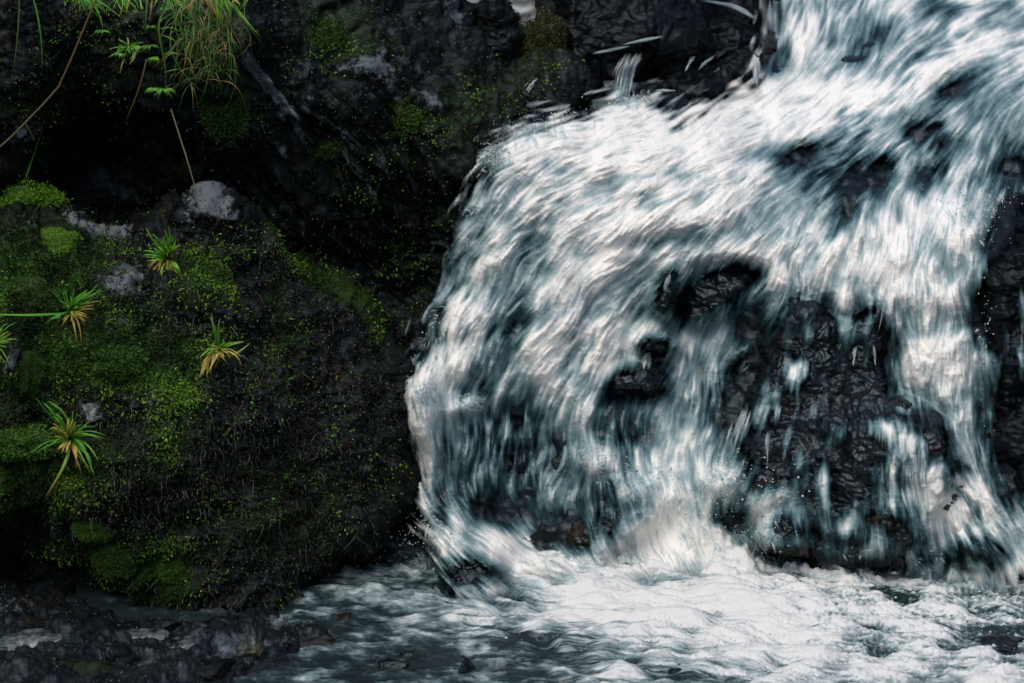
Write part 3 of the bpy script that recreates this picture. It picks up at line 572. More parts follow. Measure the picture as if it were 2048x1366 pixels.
FM0 = blobs([
    # bright sheets
    (1250, 290, 330, 60, -8, .30), (1420, 250, 220, 60, -15, .25), (1180, 470, 220, 60, -35, .12), (1380, 420, 260, 45, -30, .25), (1240, 530, 130, 50, -30, .22), (1650, 520, 190, 60, -10, .22), (1800, 540, 110, 60, 0, .2),
    (1600, 60, 70, 120, 0, .15), (1620, 180, 130, 40, 0, .28), (1880, 130, 200, 50, -20, .28), (1900, 450, 130, 60, 0, .15), (1930, 720, 70, 110, 70, .12), (960, 580, 30, 110, 20, .25), (900, 700, 40, 90, 22, .18), (840, 800, 30, 60, 0, .5), (848, 940, 18, 80, 0, .3),
    (930, 810, 32, 15, -18, .45), (1110, 720, 25, 90, 28, .15), (1200, 920, 40, 30, 0, .25), (1310, 985, 60, 40, 30, .3), (1000, 1100, 180, 34, 22, .45), (1180, 1150, 90, 30, 22, .4), (1360, 1080, 140, 50, 0, .35), (1960, 990, 60, 60, 35, .2), (1890, 1000, 60, 60, 0, .3), (1470, 960, 60, 30, 0, .1), (1390, 850, 25, 120, 15, .12), (1360, 720, 20, 90, 20, .1),
    (1880, 410, 100, 30, 0, .1), (1780, 420, 50, 50, 0, .15), (2000, 180, 60, 40, -20, .05),
    # thin dark water and gaps
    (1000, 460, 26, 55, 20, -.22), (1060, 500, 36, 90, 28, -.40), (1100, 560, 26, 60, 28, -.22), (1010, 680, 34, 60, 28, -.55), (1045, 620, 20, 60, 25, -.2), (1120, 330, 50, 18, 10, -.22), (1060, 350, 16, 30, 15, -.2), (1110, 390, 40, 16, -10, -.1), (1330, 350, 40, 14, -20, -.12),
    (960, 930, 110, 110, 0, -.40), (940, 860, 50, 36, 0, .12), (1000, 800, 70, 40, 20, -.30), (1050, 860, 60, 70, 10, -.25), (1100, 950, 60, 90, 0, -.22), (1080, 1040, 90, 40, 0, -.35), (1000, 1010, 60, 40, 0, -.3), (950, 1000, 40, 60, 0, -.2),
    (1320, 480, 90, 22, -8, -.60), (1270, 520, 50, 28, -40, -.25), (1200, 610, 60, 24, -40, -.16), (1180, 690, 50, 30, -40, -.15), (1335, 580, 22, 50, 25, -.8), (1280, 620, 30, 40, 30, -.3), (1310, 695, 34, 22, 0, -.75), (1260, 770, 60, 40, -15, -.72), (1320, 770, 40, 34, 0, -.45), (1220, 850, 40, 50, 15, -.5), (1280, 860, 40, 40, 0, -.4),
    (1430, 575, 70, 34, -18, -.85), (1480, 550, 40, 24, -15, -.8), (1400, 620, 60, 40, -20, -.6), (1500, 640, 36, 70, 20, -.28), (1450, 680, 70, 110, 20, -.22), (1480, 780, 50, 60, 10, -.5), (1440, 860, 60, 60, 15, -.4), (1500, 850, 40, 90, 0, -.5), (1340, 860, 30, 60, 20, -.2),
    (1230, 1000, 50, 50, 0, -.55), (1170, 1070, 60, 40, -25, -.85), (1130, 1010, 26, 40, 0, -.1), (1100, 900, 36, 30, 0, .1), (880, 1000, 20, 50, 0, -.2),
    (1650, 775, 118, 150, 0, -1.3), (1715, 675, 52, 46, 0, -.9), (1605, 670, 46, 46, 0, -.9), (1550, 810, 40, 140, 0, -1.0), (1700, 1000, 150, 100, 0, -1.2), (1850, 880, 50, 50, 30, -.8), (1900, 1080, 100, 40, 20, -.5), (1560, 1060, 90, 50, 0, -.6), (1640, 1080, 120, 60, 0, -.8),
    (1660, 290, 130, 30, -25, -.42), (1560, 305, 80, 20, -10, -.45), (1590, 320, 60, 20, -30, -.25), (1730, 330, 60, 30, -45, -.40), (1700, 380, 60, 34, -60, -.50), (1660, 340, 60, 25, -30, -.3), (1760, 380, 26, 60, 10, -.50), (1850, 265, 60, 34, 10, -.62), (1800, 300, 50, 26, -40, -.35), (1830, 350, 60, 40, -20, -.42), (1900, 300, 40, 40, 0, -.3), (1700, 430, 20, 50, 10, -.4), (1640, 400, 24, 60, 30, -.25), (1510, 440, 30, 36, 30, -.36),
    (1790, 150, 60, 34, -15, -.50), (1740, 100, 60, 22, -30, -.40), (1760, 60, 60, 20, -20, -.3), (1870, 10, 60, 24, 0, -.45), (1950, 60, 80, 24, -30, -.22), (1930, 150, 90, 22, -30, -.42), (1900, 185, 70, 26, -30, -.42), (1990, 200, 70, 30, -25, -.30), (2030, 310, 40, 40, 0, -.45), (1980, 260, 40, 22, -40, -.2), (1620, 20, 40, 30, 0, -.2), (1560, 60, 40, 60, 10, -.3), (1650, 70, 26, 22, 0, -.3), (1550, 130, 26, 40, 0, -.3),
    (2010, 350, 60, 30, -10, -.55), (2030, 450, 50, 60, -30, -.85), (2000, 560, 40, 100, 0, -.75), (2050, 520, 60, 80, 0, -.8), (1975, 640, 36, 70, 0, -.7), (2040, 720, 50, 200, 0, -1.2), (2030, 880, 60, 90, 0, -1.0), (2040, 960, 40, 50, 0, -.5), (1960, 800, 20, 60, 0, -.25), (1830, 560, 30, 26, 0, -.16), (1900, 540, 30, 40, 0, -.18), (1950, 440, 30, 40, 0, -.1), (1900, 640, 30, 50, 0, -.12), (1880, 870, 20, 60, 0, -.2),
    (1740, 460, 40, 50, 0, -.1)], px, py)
FM = .685 + np.where(FM0 < 0, FM0 * 1.4, FM0)
ROCKGAP = [(1500, 900), (1508, 790), (1530, 690), (1556, 628), (1590, 598), (1640, 600), (1655, 640), (1700, 640), (1730, 615), (1770, 640), (1778, 720), (1790, 805), (1850, 828), (1900, 868), (1925, 930), (1935, 1000), (1960, 1060), (2000, 1112), (1900, 1145), (1700, 1135), (1560, 1112), (1500, 1085), (1440, 1040), (1490, 985), (1498, 950)]
GAP = sstep(-16, 20, sdist(ROCKGAP, px, py) + 10 * S3 + 12 * S4 + 9 * CH)
FM = np.clip(FM, -.62, 1.15) * (1 - GAP) - .62 * GAP - 1.1 * blobs([(948, 1136, 54, 30, 8, 1.1), (910, 1160, 34, 20, 0, .6)], px, py) + GAP * .34 * np.clip(S4 - .55, 0, 1.1) + blobs([
    (1620, 640, 12, 50, 0, .6), (1575, 700, 9, 60, 4, .36), (1650, 800, 9, 60, 0, .55), (1735, 700, 8, 50, 0, .5), (1530, 800, 10, 60, 6, .7), (1600, 900, 9, 50, 4, .5), (1520, 900, 14, 50, 0, .6), (1650, 960, 8, 50, 0, .5), (1710, 950, 8, 40, 0, .5), (1580, 1085, 60, 16, 0, .6), (1530, 1020, 30, 50, 0, .6), (1690, 1060, 16, 50, 0, .6), (1750, 1090, 30, 30, 0, .55), (1830, 880, 30, 12, 20, .4), (1780, 930, 12, 60, 0, .6), (1910, 1000, 18, 70, -10, .7), (1880, 930, 20, 30, 0, .5),
    (1745, 850, 80, 26, 5, .62), (1800, 880, 70, 26, 25, .55), (1690, 855, 30, 14, 0, .3), (1690, 635, 18, 60, 0, .95), (1592, 800, 12, 60, -8, .34), (1553, 805, 10, 40, 0, .8), (1626, 825, 8, 28, 0, .8), (1572, 885, 8, 40, 12, .75), (1676, 880, 20, 22, 30, .8),
    (1600, 660, 40, 40, 0, .45), (1545, 660, 20, 60, 10, .6), (1620, 740, 60, 22, 0, .38), (1700, 720, 40, 30, 0, .36), (1855, 985, 44, 80, 0, .95), (1820, 960, 16, 110, 0, .5), (1880, 1040, 50, 60, 0, .6), (1930, 1060, 40, 60, -20, .7), (1870, 1105, 40, 40, 0, .5),
    (1450, 970, 70, 40, 0, .25), (1560, 1000, 60, 30, -20, .7), (1600, 1030, 36, 26, 0, .65), (1520, 1060, 40, 44, 0, .9), (1650, 1000, 14, 50, 0, .7), (1740, 1010, 60, 30, 0, .55), (1720, 1060, 60, 22, 10, .65), (1780, 1010, 26, 40, 0, .5), (1640, 1060, 30, 30, 0, .55), (1800, 1100, 70, 20, 0, .5), (1690, 1105, 60, 18, 0, .7), (1740, 930, 60, 20, -20, .32), (1610, 930, 50, 30, 0, .3),
    (1430, 640, 40, 30, -40, .45), (1250, 990, 30, 20, 0, .35), (1190, 1080, 20, 20, 0, .35), (2045, 610, 14, 50, 0, .9), (2044, 720, 10, 40, 0, .8), (838, 835, 30, 75, 0, .4), (1040, 900, 190, 120, 0, -.10), (1300, 820, 160, 100, 0, -.06), (1000, 620, 60, 90, 25, -.08), (2030, 900, 40, 60, 0, .35), (2000, 700, 40, 60, 0, .3), (1300, 780, 60, 30, 0, .2)], px, py)
SD = sdist(EDGE, px, py)
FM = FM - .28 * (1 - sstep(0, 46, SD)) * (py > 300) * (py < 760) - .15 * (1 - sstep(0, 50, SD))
cut = sstep(-22, 40, SD + 13 * S2 + 8 * S3 + 22 * CH) * (1 - sstep(1128, 1180, py + 9 * S2 + 9 * S3 - 50 * (1 - sstep(980, 1060, px))))
streak = (.75 + .9 * np.clip(CL + .3, 0, 1)) * (.07 * S1 + .12 * S2 + .10 * S3) + .12 * S4 + .16 * CL + (.16 + .12 * sstep(250, 550, py)) * CH + .16 * fbm(np.stack([px / 17, py / 17, px * 0 + 9], -1), 3, .65, seed=23)
fr = FM + streak
FOAM = np.clip(fr, 0, 1.0) ** 1.05
COVER = sstep(-.38, .20, fr) * cut
p3 = np.stack([px / 90, py / 90, px * 0], -1)
bs = -.0015 * S1 - .003 * S2 - .005 * S3 - .012 * S4 - .03 * CL - .025 * CH
bump = bs - .06 * np.clip(FM - .6, -.6, .5) - .03 * fbm(p3, 3, seed=9)
bump += -.10 * blobs([(840, 810, 34, 60, 0, 1), (1200, 930, 50, 34, 0, .8), (1310, 980, 60, 40, 20, .7), (1450, 960, 60, 30, 0, .8), (930, 812, 36, 18, -18, .6)], px, py)
YW = YS + bump
# the water runs over the rocks that stand in it
YROCK = np.full(YW.shape, 9.0)
for s in SURF.values():
    if s['name'] in ('cliff', 'mossy_boulder', 'knob_rock'): continue
    jj = np.clip(((px - s['xs'][0]) / (s['xs'][1] - s['xs'][0]) + .5).astype(int), 0, len(s['xs']) - 1); ii = np.clip(((py - s['ys'][0]) / (s['ys'][1] - s['ys'][0]) + .5).astype(int), 0, len(s['ys']) - 1)
    ins = (px > s['xs'][0]) & (px < s['xs'][-1]) & (py > s['ys'][0]) & (py < s['ys'][-1]) & s['keep'][ii, jj]
    YROCK = np.where(ins, np.minimum(YROCK, s['G'][ii, jj, 1]), YROCK)
for _ in range(5):
    Y_ = np.pad(YROCK, 1, mode='edge'); YROCK = np.minimum.reduce([Y_[1:-1, 1:-1], Y_[:-2, 1:-1], Y_[2:, 1:-1], Y_[1:-1, :-2], Y_[1:-1, 2:]])
YD = np.minimum(YW, YROCK - .028 + .3 * np.clip(bs, -.05, .03))
YD = np.minimum(YD, blur(YD, 6))
YW = YD
V = P(px, py, YW)
keep = COVER > .02
F = gridfaces(*px.shape, keep); u, F2 = compact(None, F)
fallV = V
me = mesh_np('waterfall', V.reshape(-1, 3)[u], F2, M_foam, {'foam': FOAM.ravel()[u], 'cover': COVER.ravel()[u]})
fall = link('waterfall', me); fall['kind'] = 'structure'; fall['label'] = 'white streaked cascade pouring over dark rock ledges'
SHEET = dict(x=sx, y=sy, Y=YW, FM=FM, fx=fx, fy=fy, cut=cut)


# ================================================================== WATER DETAIL
def lut(arr, x, y):
    j = np.clip(((x - sx[0]) / 2.0 + .5).astype(int), 0, len(sx) - 1); i = np.clip(((y - sy[0]) / 2.0 + .5).astype(int), 0, len(sy) - 1)
    return arr[i, j]
YF = SHEET['Y']
YFb = blur(YF, 2)
def soft(n, K, r, c=.75):
    q = np.linspace(0, 1, K); a = np.zeros((n, K, 3)); a[:, :, 1] = np.sin(math.pi * (q * .94 + .03))[None] ** .8 * c * r.uniform(.4, 1, n)[:, None]
    return a.ravel()
def strands(n, lo, hi, wlo, whi, off, seed, thr, K=9, f0=.55, f1=1.0, box=None):
    r = np.random.default_rng(seed)
    bx0, by0, bx1, by1 = box or (780, -60, 2120, 1120)
    X = r.uniform(bx0, bx1, n * 6); Y = r.uniform(by0, by1, n * 6)
    pr = np.clip((lut(FM, X, Y) + .14 * lut(S3, X, Y) + .08 * lut(S2, X, Y) - thr) * 1.6, 0, 1) * (lut(SD, X, Y) > 6)
    k = r.uniform(size=len(X)) < pr; X, Y = X[k][:n], Y[k][:n]; n = len(X)
    L = r.uniform(lo, hi, n) * (.6 + .4 * r.uniform(size=n)); x, y = X.copy(), Y.copy()
    pts = []
    of = off * (.3 + r.uniform(size=n)); ph = r.uniform(.7, 1.3, n)
    for i in range(K):
        tt = i / (K - 1)
        Yd = lut(YFb, x, y) - .004 - of * np.sin(math.pi * tt) ** .8
        pts.append(P(x, y, Yd))
        vx, vy = lut(fx, x, y), lut(fy, x, y)
        x = x + vx * L / K; y = y + vy * L / K + .05 * L / K * tt
    pth = np.stack(pts, 1)
    tt = np.linspace(0, 1, K)
    wd = (r.uniform(wlo, whi, n) * (.7 + .6 * r.uniform(size=n)))[:, None] * (np.sin(math.pi * (tt * .92 + .04)) ** .7)[None]
    V, F = tape(pth, wd, curl=.5)
    f = np.repeat(np.clip(f0 + (f1 - f0) * r.uniform(size=n), 0, 1), K * 3)
    return V, F, np.stack([f, soft(n, K, r)], -1)
def splashes(seed):
    r = np.random.default_rng(seed); Vs = []; K = 7; q = np.linspace(0, 1, K)
    for cx, cy, rx, ry, cnt, a0, sp in [(1185, 915, 34, 26, 150, -70, 60), (1290, 960, 60, 36, 240, -30, 70), (1470, 965, 70, 40, 360, -60, 90), (1540, 950, 40, 26, 140, -20, 60), (1420, 1010, 60, 50, 200, 60, 80), (845, 790, 30, 30, 140, 100, 50), (935, 808, 34, 16, 150, -35, 30), (985, 300, 22, 30, 200, 120, 90), (1060, 255, 60, 14, 180, 150, 80), (1140, 228, 50, 12, 140, 160, 80),
            (1260, 195, 46, 16, 110, -60, 70), (1960, 420, 70, 40, 240, 60, 90), (845, 1050, 50, 36, 240, 60, 90), (790, 1040, 40, 30, 140, -120, 60), (1530, 1075, 60, 36, 200, 60, 80), (1640, 1115, 120, 18, 200, 20, 60), (1840, 1120, 120, 18, 200, 20, 60), (1150, 1130, 90, 26, 150, 25, 50), (870, 640, 30, 60, 130, 150, 60), (820, 720, 14, 40, 90, 150, 60), (925, 430, 12, 40, 90, 160, 60), (1100, 1010, 40, 60, 90, 80, 60)]:
        X = cx + rx * .6 * r.normal(size=cnt); Y = cy + ry * .6 * r.normal(size=cnt); a = np.radians(a0 + sp * r.normal(size=cnt)); L = r.uniform(6, 24, cnt)
        k = (lut(SD, X, Y) > 8) & (lut(FM, X, Y) > .3) & (r.uniform(size=cnt) < .5); X, Y, a, L = X[k], Y[k], a[k], L[k]; cnt = len(X)
        xx = X[:, None] + np.cos(a)[:, None] * L[:, None] * q; yy = Y[:, None] + np.sin(a)[:, None] * L[:, None] * q + (L[:, None] * .35) * q ** 2
        Yd = lut(YFb, xx, yy) - .008 - r.uniform(0, .05, cnt)[:, None] * np.sin(math.pi * q * .8)
        wd = r.uniform(.005, .014, cnt)[:, None] * (np.sin(math.pi * (q * .9 + .05)) ** .7)[None]
        V, F = tape(P(xx, yy, Yd), wd, curl=.5); Vs.append((V, F, np.stack([np.repeat(r.uniform(.55, 1, cnt), K * 3), soft(cnt, K, r, .6)], -1)))
    # spray thrown up where the fall meets the pool
    cnt = 1500; X = r.uniform(1010, 2080, cnt); Yp = np.interp(X, [1010, 1150, 1300, 1500, 1700, 1880, 2000, 2080], [1130, 1150, 1140, 1128, 1150, 1150, 1120, 1085]) + r.normal(size=cnt) * 13
    g = ground_y(X, Yp); a = np.radians(r.normal(size=cnt) * 55 - 70); L = r.uniform(5, 22, cnt)
    xx = X[:, None] + np.cos(a)[:, None] * L[:, None] * q * 1.6; yy = Yp[:, None] + np.sin(a)[:, None] * L[:, None] * q + L[:, None] * .6 * q ** 2
    wd = r.uniform(.004, .012, cnt)[:, None] * (np.sin(math.pi * (q * .9 + .05)) ** .7)[None]
    V, F = tape(P(xx, yy, (g - .02)[:, None] - .02 * q), wd, curl=.5); Vs.append((V, F, np.stack([np.repeat(r.uniform(.6, 1, cnt), K * 3), soft(cnt, K, r, .6)], -1)))
    return join(Vs)
def join(parts):
    Vs, Fs, As, o = [], [], [], 0
    for V, F, a in parts:
        Vs.append(V); Fs.append(F + o); As.append(a); o += len(V)
    return np.concatenate(Vs), np.concatenate(Fs), np.concatenate(As)
def trickle(lines, seed):
    """thin falls drawn as bundles of strands: list of (points, half width px, count, Y offset)"""
    r = np.random.default_rng(seed); out = []
    for pts, hw, cnt, dy in lines:
        p = np.array(pts, float); K = 8; tt = np.linspace(0, 1, len(p)); q = np.linspace(0, 1, K)
        X = np.interp(q, tt, p[:, 0]); Yp = np.interp(q, tt, p[:, 1])
        a = r.uniform(0, .45, cnt); bq = np.clip(a + r.uniform(.3, .7, cnt), 0, 1)
        qq = a[:, None] + (bq - a)[:, None] * q[None]
        xx = np.interp(qq, q, X) + (r.normal(size=cnt) * hw * .5)[:, None] + r.normal(size=(cnt, K)) * .6; yy = np.interp(qq, q, Yp)
        Yd = lut(YFb, xx, yy) - .012 - dy * r.uniform(.3, 1, cnt)[:, None]
        wd = r.uniform(.006, .016, cnt)[:, None] * (np.sin(math.pi * (q * .9 + .05)) ** .7)[None]
        V, F = tape(P(xx, yy, Yd), wd, curl=.5)
        out.append((V, F, np.stack([np.repeat(r.uniform(.45, .95, cnt), K * 3), soft(cnt, K, r, .9)], -1)))
    return join(out)
V, F, f = join([strands(800, 16, 52, .003, .007, .014, 1, .5, f0=.75), strands(160, 40, 90, .004, .008, .024, 2, .65, f0=.85), strands(900, 14, 40, .003, .006, .012, 3, .2, f0=.5, f1=.9), splashes(21),
    trickle([([(1270, 105), (1250, 140), (1240, 195)], 18, 60, .05), ([(1515, 110), (1513, 175)], 5, 14, .03), ([(1240, 90), (1330, 72)], 8, 20, .01), ([(1180, 108), (1260, 92)], 7, 14, .01), ([(1430, 108), (1385, 148)], 6, 10, .05), ([(1385, 112), (1368, 148)], 4, 6, .05), ([(1075, 155), (1040, 195)], 8, 8, .05), ([(1165, 190), (1220, 175)], 8, 14, .03), ([(1310, 180), (1350, 182)], 8, 12, .03), ([(1400, 0), (1470, 12), (1510, 40)], 6, 30, .01),
        ([(1710, 690), (1706, 735)], 3, 6, .02), ([(1748, 690), (1750, 735)], 2, 4, .02), ([(1535, 860), (1533, 940)], 3, 6, .02), ([(1492, 815), (1478, 860), (1466, 900)], 12, 30, .03), ([(1340, 545), (1322, 600)], 4, 8, .02), ([(1300, 700), (1292, 740)], 10, 12, .03)], 5)])
me = mesh_np('water_strands', V, F, M_strand, {'foam': f[:, 0], 'cover': f[:, 1]})
o = link('water_strands', me, parent=fall); o['kind'] = 'stuff'

# froth and droplets
def beads(spots, seed, big=(.0014, .0034)):
    V0, F0 = ICO1; r = np.random.default_rng(seed); Vs = []; A = []
    for cx, cy, rx, ry, cnt, mode in spots:
        cnt = cnt // 3
        X = cx + rx * r.normal(size=cnt) * .6; Y = cy + ry * r.normal(size=cnt) * .6
        s = r.uniform(*big, cnt) * r.choice([1, 1, 1, 1.7], cnt)
        if mode == 'pool':
            q = np.stack([X, Y], -1); yy = ground_y(X, Y); C = P(X, Y, yy) + np.stack([X * 0, X * 0, r.uniform(0, .012, cnt)], -1)
        else:
            C = P(X, Y, lut(YFb, X, Y) - r.uniform(.0, .05, cnt))
        Vs.append((V0[None] * (s[:, None, None] * np.array([1, 1, .85])) + C[:, None]).reshape(-1, 3)); A.append(np.repeat(r.uniform(.4, 1, cnt), len(V0)))
    V = np.concatenate(Vs); n = len(V) // len(V0)
    F = (F0[None] + (np.arange(n) * len(V0))[:, None, None]).reshape(-1, 3)
    return V, F, np.concatenate(A)
V, F, f = beads([(985, 305, 24, 28, 420, 's'), (1050, 255, 60, 12, 240, 's'), (1130, 228, 50, 12, 200, 's'), (938, 430, 12, 18, 60, 's'), (1960, 420, 60, 60, 260, 's'), (2000, 400, 40, 20, 160, 's'), (1470, 965, 60, 40, 420, 's'), (1420, 1010, 50, 50, 220, 's'), (1190, 905, 30, 20, 100, 's'), (1240, 200, 40, 16, 100, 's'), (1970, 650, 16, 120, 160, 's'),
    (840, 1060, 60, 40, 260, 's'), (1545, 1000, 60, 40, 200, 's'), (1520, 1080, 60, 40, 160, 's'), (865, 660, 30, 50, 70, 's'), (1280, 960, 80, 40, 120, 's'),
    (760, 1090, 70, 34, 420, 'pool'), (720, 1110, 60, 20, 120, 'pool'), (1900, 1230, 260, 60, 1300, 'pool'), (1680, 1135, 200, 20, 500, 'pool'), (1300, 1290, 240, 18, 400, 'pool'), (1950, 1130, 160, 30, 400, 'pool'), (1620, 1110, 200, 16, 300, 'pool')], 9)
o = link('water_froth', mesh_np('water_froth', V, F, M_strand, {'foam': f, 'cover': f * 0 + .8})); o['kind'] = 'stuff'
o['label'] = 'small white froth bubbles along the edges of the fall and pool'

# pale water of the upper stream seen through the notch in the cliff
ux = np.arange(860, 1260, 4.0); uy = np.arange(-160, 110, 4.0); qx, qy = np.meshgrid(ux, uy)
U = P(qx, qy, 2.6 + .02 * fbm(np.stack([qx / 30, qy / 12, qx * 0], -1), 3)); 
o = link('upper_stream', mesh_np('upper_stream', U, gridfaces(*qx.shape), M_pool, {'foam': np.clip(.72 + .2 * fbm(np.stack([qx / 60, qy / 18, qx * 0], -1), 4, seed=3), 0, 1), 'cover': qx * 0 + 1})); o['kind'] = 'structure'

# ================================================================== MOSS
GREENS = np.array([(.008, .028, .004), (.018, .062, .006), (.042, .125, .010), (.09, .22, .016), (.16, .31, .025)])
BROWNS = np.array([(.045, .025, .009), (.018, .011, .006), (.075, .045, .012), (.008, .006, .005)])
SLATES = np.array([(.008, .010, .013), (.014, .017, .021), (.005, .006, .008), (.03, .035, .042)])
def leaves(C, N, size, col, seed, drop=.5, aspect=.45):
    """one small pointed leaf (two faces folded on a midrib) per point"""
    r = np.random.default_rng(seed); n = len(C)
    dirn = N * .7 + r.normal(size=(n, 3)) * .6 + np.array([0, 0, -drop]); dirn /= np.linalg.norm(dirn, axis=1, keepdims=True)
    s = np.cross(dirn, r.normal(size=(n, 3))); s /= np.linalg.norm(s, axis=1, keepdims=True) + 1e-9
    q = np.cross(s, dirn); L = size[:, None]
    b0 = C; mid = C + dirn * L * .5 + q * L * .10; tip = C + dirn * L
    V = np.stack([b0, mid + s * L * aspect * .5, tip, mid - s * L * aspect * .5], 1).reshape(-1, 3)
    F = np.arange(n * 4).reshape(n, 4)
    return V, F, np.repeat(col, 4, axis=0)
def scatter(host, n, seed, fn, size, drop=.5, lift=.004):
    s = SURF[host]; r = np.random.default_rng(seed); H, W = s['x'].shape
    i = r.integers(1, H - 1, n * 8); j = r.integers(1, W - 1, n * 8)
    vis = (s['x'][i, j] > -160) & (s['y'][i, j] > -60) & (s['y'][i, j] < 1400) & s['keep'][i, j]
    p = fn(s, i, j); k = vis & (r.uniform(size=len(i)) < p); i, j = i[k][:n], j[k][:n]; n = len(i)
    dx = r.uniform(-.5, .5, n); dy = r.uniform(-.5, .5, n)
    G = s['G']; C = G[i, j] + dx[:, None] * (G[i, j + 1] - G[i, j]) + dy[:, None] * (G[i + 1, j] - G[i, j])
    N = s['n'][i, j]; return C + N * lift, N, r.uniform(size[0], size[1], n), i, j, r
parts = []
for host, cnt, sd_ in (('mossy_boulder', 60000, 3), ('cliff', 52000, 4), ('shore_rock', 2500, 6)):
    C, N, sz, i, j, r = scatter(host, cnt, sd_, lambda s, i, j: np.clip(s['moss'][i, j] ** 1.4 * 1.1 * (.35 + .9 * sstep(-.2, .35, fbm(s['G'][i, j] * 14, 3, seed=5))) + .03, 0, 1), (.007, .018), .25)
    m = SURF[host]['moss'][i, j]; u = r.uniform(size=len(C))
    br = .06 + .30 * (1 - m) + (.35 * blobs([(1080, 150, 130, 120, 0, 1), (920, 260, 80, 90, 0, .8), (600, 650, 200, 60, 45, .5), (600, 1000, 60, 200, 0, .4), (660, 850, 200, 260, 0, .45)], SURF[host]['x'][i, j], SURF[host]['y'][i, j]))
    tone = np.clip(fbm(C * 6, 4, seed=8) * 1.5 + .34 + r.normal(size=len(C)) * .18, 0, .999)
    col = np.where((u < br)[:, None], BROWNS[r.integers(0, 4, len(C))], GREENS[(tone * 5).astype(int)]) * r.uniform(.6, 1.3, len(C))[:, None]
    parts.append(leaves(C, N, sz, col, sd_ + 20))
V, F, c_ = join(parts)
o = link('moss', mesh_np('moss', V, F, M_moss, None, {'col': c_}, smooth=False)); o['kind'] = 'stuff'
o['label'] = 'patchy green and brown moss leaves covering the cliff and boulder'
# dark liverwort scales and rootlets hanging on the shaded rock
parts = []
for host, cnt, sd_ in (('mossy_boulder', 42000, 13), ('cliff', 22000, 14), ('shore_rock', 5000, 16)):
    C, N, sz, i, j, r = scatter(host, cnt, sd_, lambda s, i, j: np.clip(.45 * (1 - s['moss'][i, j]) * (.3 + sstep(-.3, .3, fbm(s['G'][i, j] * 6, 3, seed=15))), 0, 1), (.005, .013), .9)
    u = r.uniform(size=len(C)); col = np.where((u < .3)[:, None], BROWNS[r.integers(0, 4, len(C))] * .7, SLATES[r.integers(0, 4, len(C))]) * r.uniform(.5, 1.3, len(C))[:, None]
    parts.append(leaves(C, N, sz, col, sd_ + 20, drop=1.0))
V, F, c_ = join(parts)
M_scale = leaf_mat('liverwort_leaf', .32, .1, .5)
o = link('liverwort_leaves', mesh_np('liverwort_leaves', V, F, M_scale, None, {'col': c_}, smooth=False)); o['kind'] = 'stuff'
o['label'] = 'dark wet liverwort scales coating the shaded rock'
C, N, sz, i, j, r = scatter('mossy_boulder', 800, 33, lambda s, i, j: np.clip(blobs([(480, 850, 160, 260, 0, .9), (650, 950, 110, 200, 0, .5), (300, 950, 120, 120, 0, .5), (350, 660, 60, 60, 0, .6), (480, 1200, 160, 60, 0, .6)], s['x'][i, j], s['y'][i, j]), 0, 1), (.03, .10))
n = len(C); K = 6; tt = np.linspace(0, 1, K)
sw = r.normal(size=(n, 3)) * np.array([.25, .1, .1]); pth = C[:, None] + (N * .35)[:, None] * (sz[:, None] * np.sin(tt * 2.2)[None])[..., None] + np.array([0, 0, -1]) * (sz[:, None] * tt[None] ** 1.2)[..., None] + sw[:, None] * (sz[:, None] * np.sin(tt * 4 + 1)[None])[..., None] * .6
V, F = tape(pth, np.full((n, K), .0015) * r.uniform(.6, 1.6, n)[:, None], curl=.4)
c_ = np.repeat(np.where((r.uniform(size=n) < .5)[:, None], BROWNS[r.integers(0, 4, n)], SLATES[r.integers(0, 4, n)]) * .7, K * 3, axis=0)
o = link('rootlets', mesh_np('rootlets', V, F, M_scale, None, {'col': c_})); o['kind'] = 'stuff'; o['label'] = 'fine brown and grey rootlets hanging down the boulder face'

def cushion(label, host, cx, cy, rx, ry, rz, tone, seed, leafy=False, n=9000):
    p_, n_ = surf_at(host, cx, cy); r = np.random.default_rng(seed)
    V0, F0 = ICO5; V = V0 * (1 + .10 * fbm(V0 * 2 + seed, 3, seed=seed) + (.38 * fbm(V0 * 3 + seed, 4, seed=seed) if leafy else .28 * fbm(V0 * 2.6 + seed, 4, .6, seed=seed)))[:, None]
    V = V * np.array([rx, ry, rz])
    base = np.array(tone)
    k = r.integers(0, len(V), n); C = V[k] * (1 + r.uniform(0, .22 if leafy else .02, n))[:, None]; N = V0[k] / np.array([rx, ry, rz]); N /= np.linalg.norm(N, axis=1, keepdims=True)
    if leafy: Lv, Lf, Lc = leaves(C, N, r.uniform(.007, .016, n), base * r.uniform(.5, 1.6, n)[:, None] * np.array([1, 1, .8]), seed, .1, .5)
    else: Lv, Lf, Lc = leaves(C, N, r.uniform(.006, .013, n), base * r.uniform(.5, 1.6, n)[:, None], seed, -.1, .3)
    root = link('moss_cushion', mesh_np('moss_cushion', V, F0, M_moss, None, {'col': np.tile(base * .45, (len(V), 1))}), loc=p_ - n_ * ry * (.3 if leafy else .48))
    tag(root, label, 'moss', 'cushions of moss on the rocks')
    o = link('leaves', mesh_np('moss_leaves', Lv, Lf, M_moss, None, {'col': Lc}, smooth=False), parent=root)
    return root
BR = (.15, .29, .022); MD = (.06, .15, .015); DK = (.035, .095, .012)
cushion('bright smooth round moss cushion at the left end of the boulder top', 'mossy_boulder', 97, 486, .098, .08, .050, BR, 1, n=9000)
cushion('leafy yellow green moss clump at the left edge above the bright cushion', 'mossy_boulder', 34, 455, .13, .10, .09, (.13, .28, .02), 2, True, 7000)
cushion('dark leafy moss mound on the boulder between the two middle grass tufts', 'mossy_boulder', 240, 735, .085, .06, .062, (.045, .11, .014), 3, True, 5000)
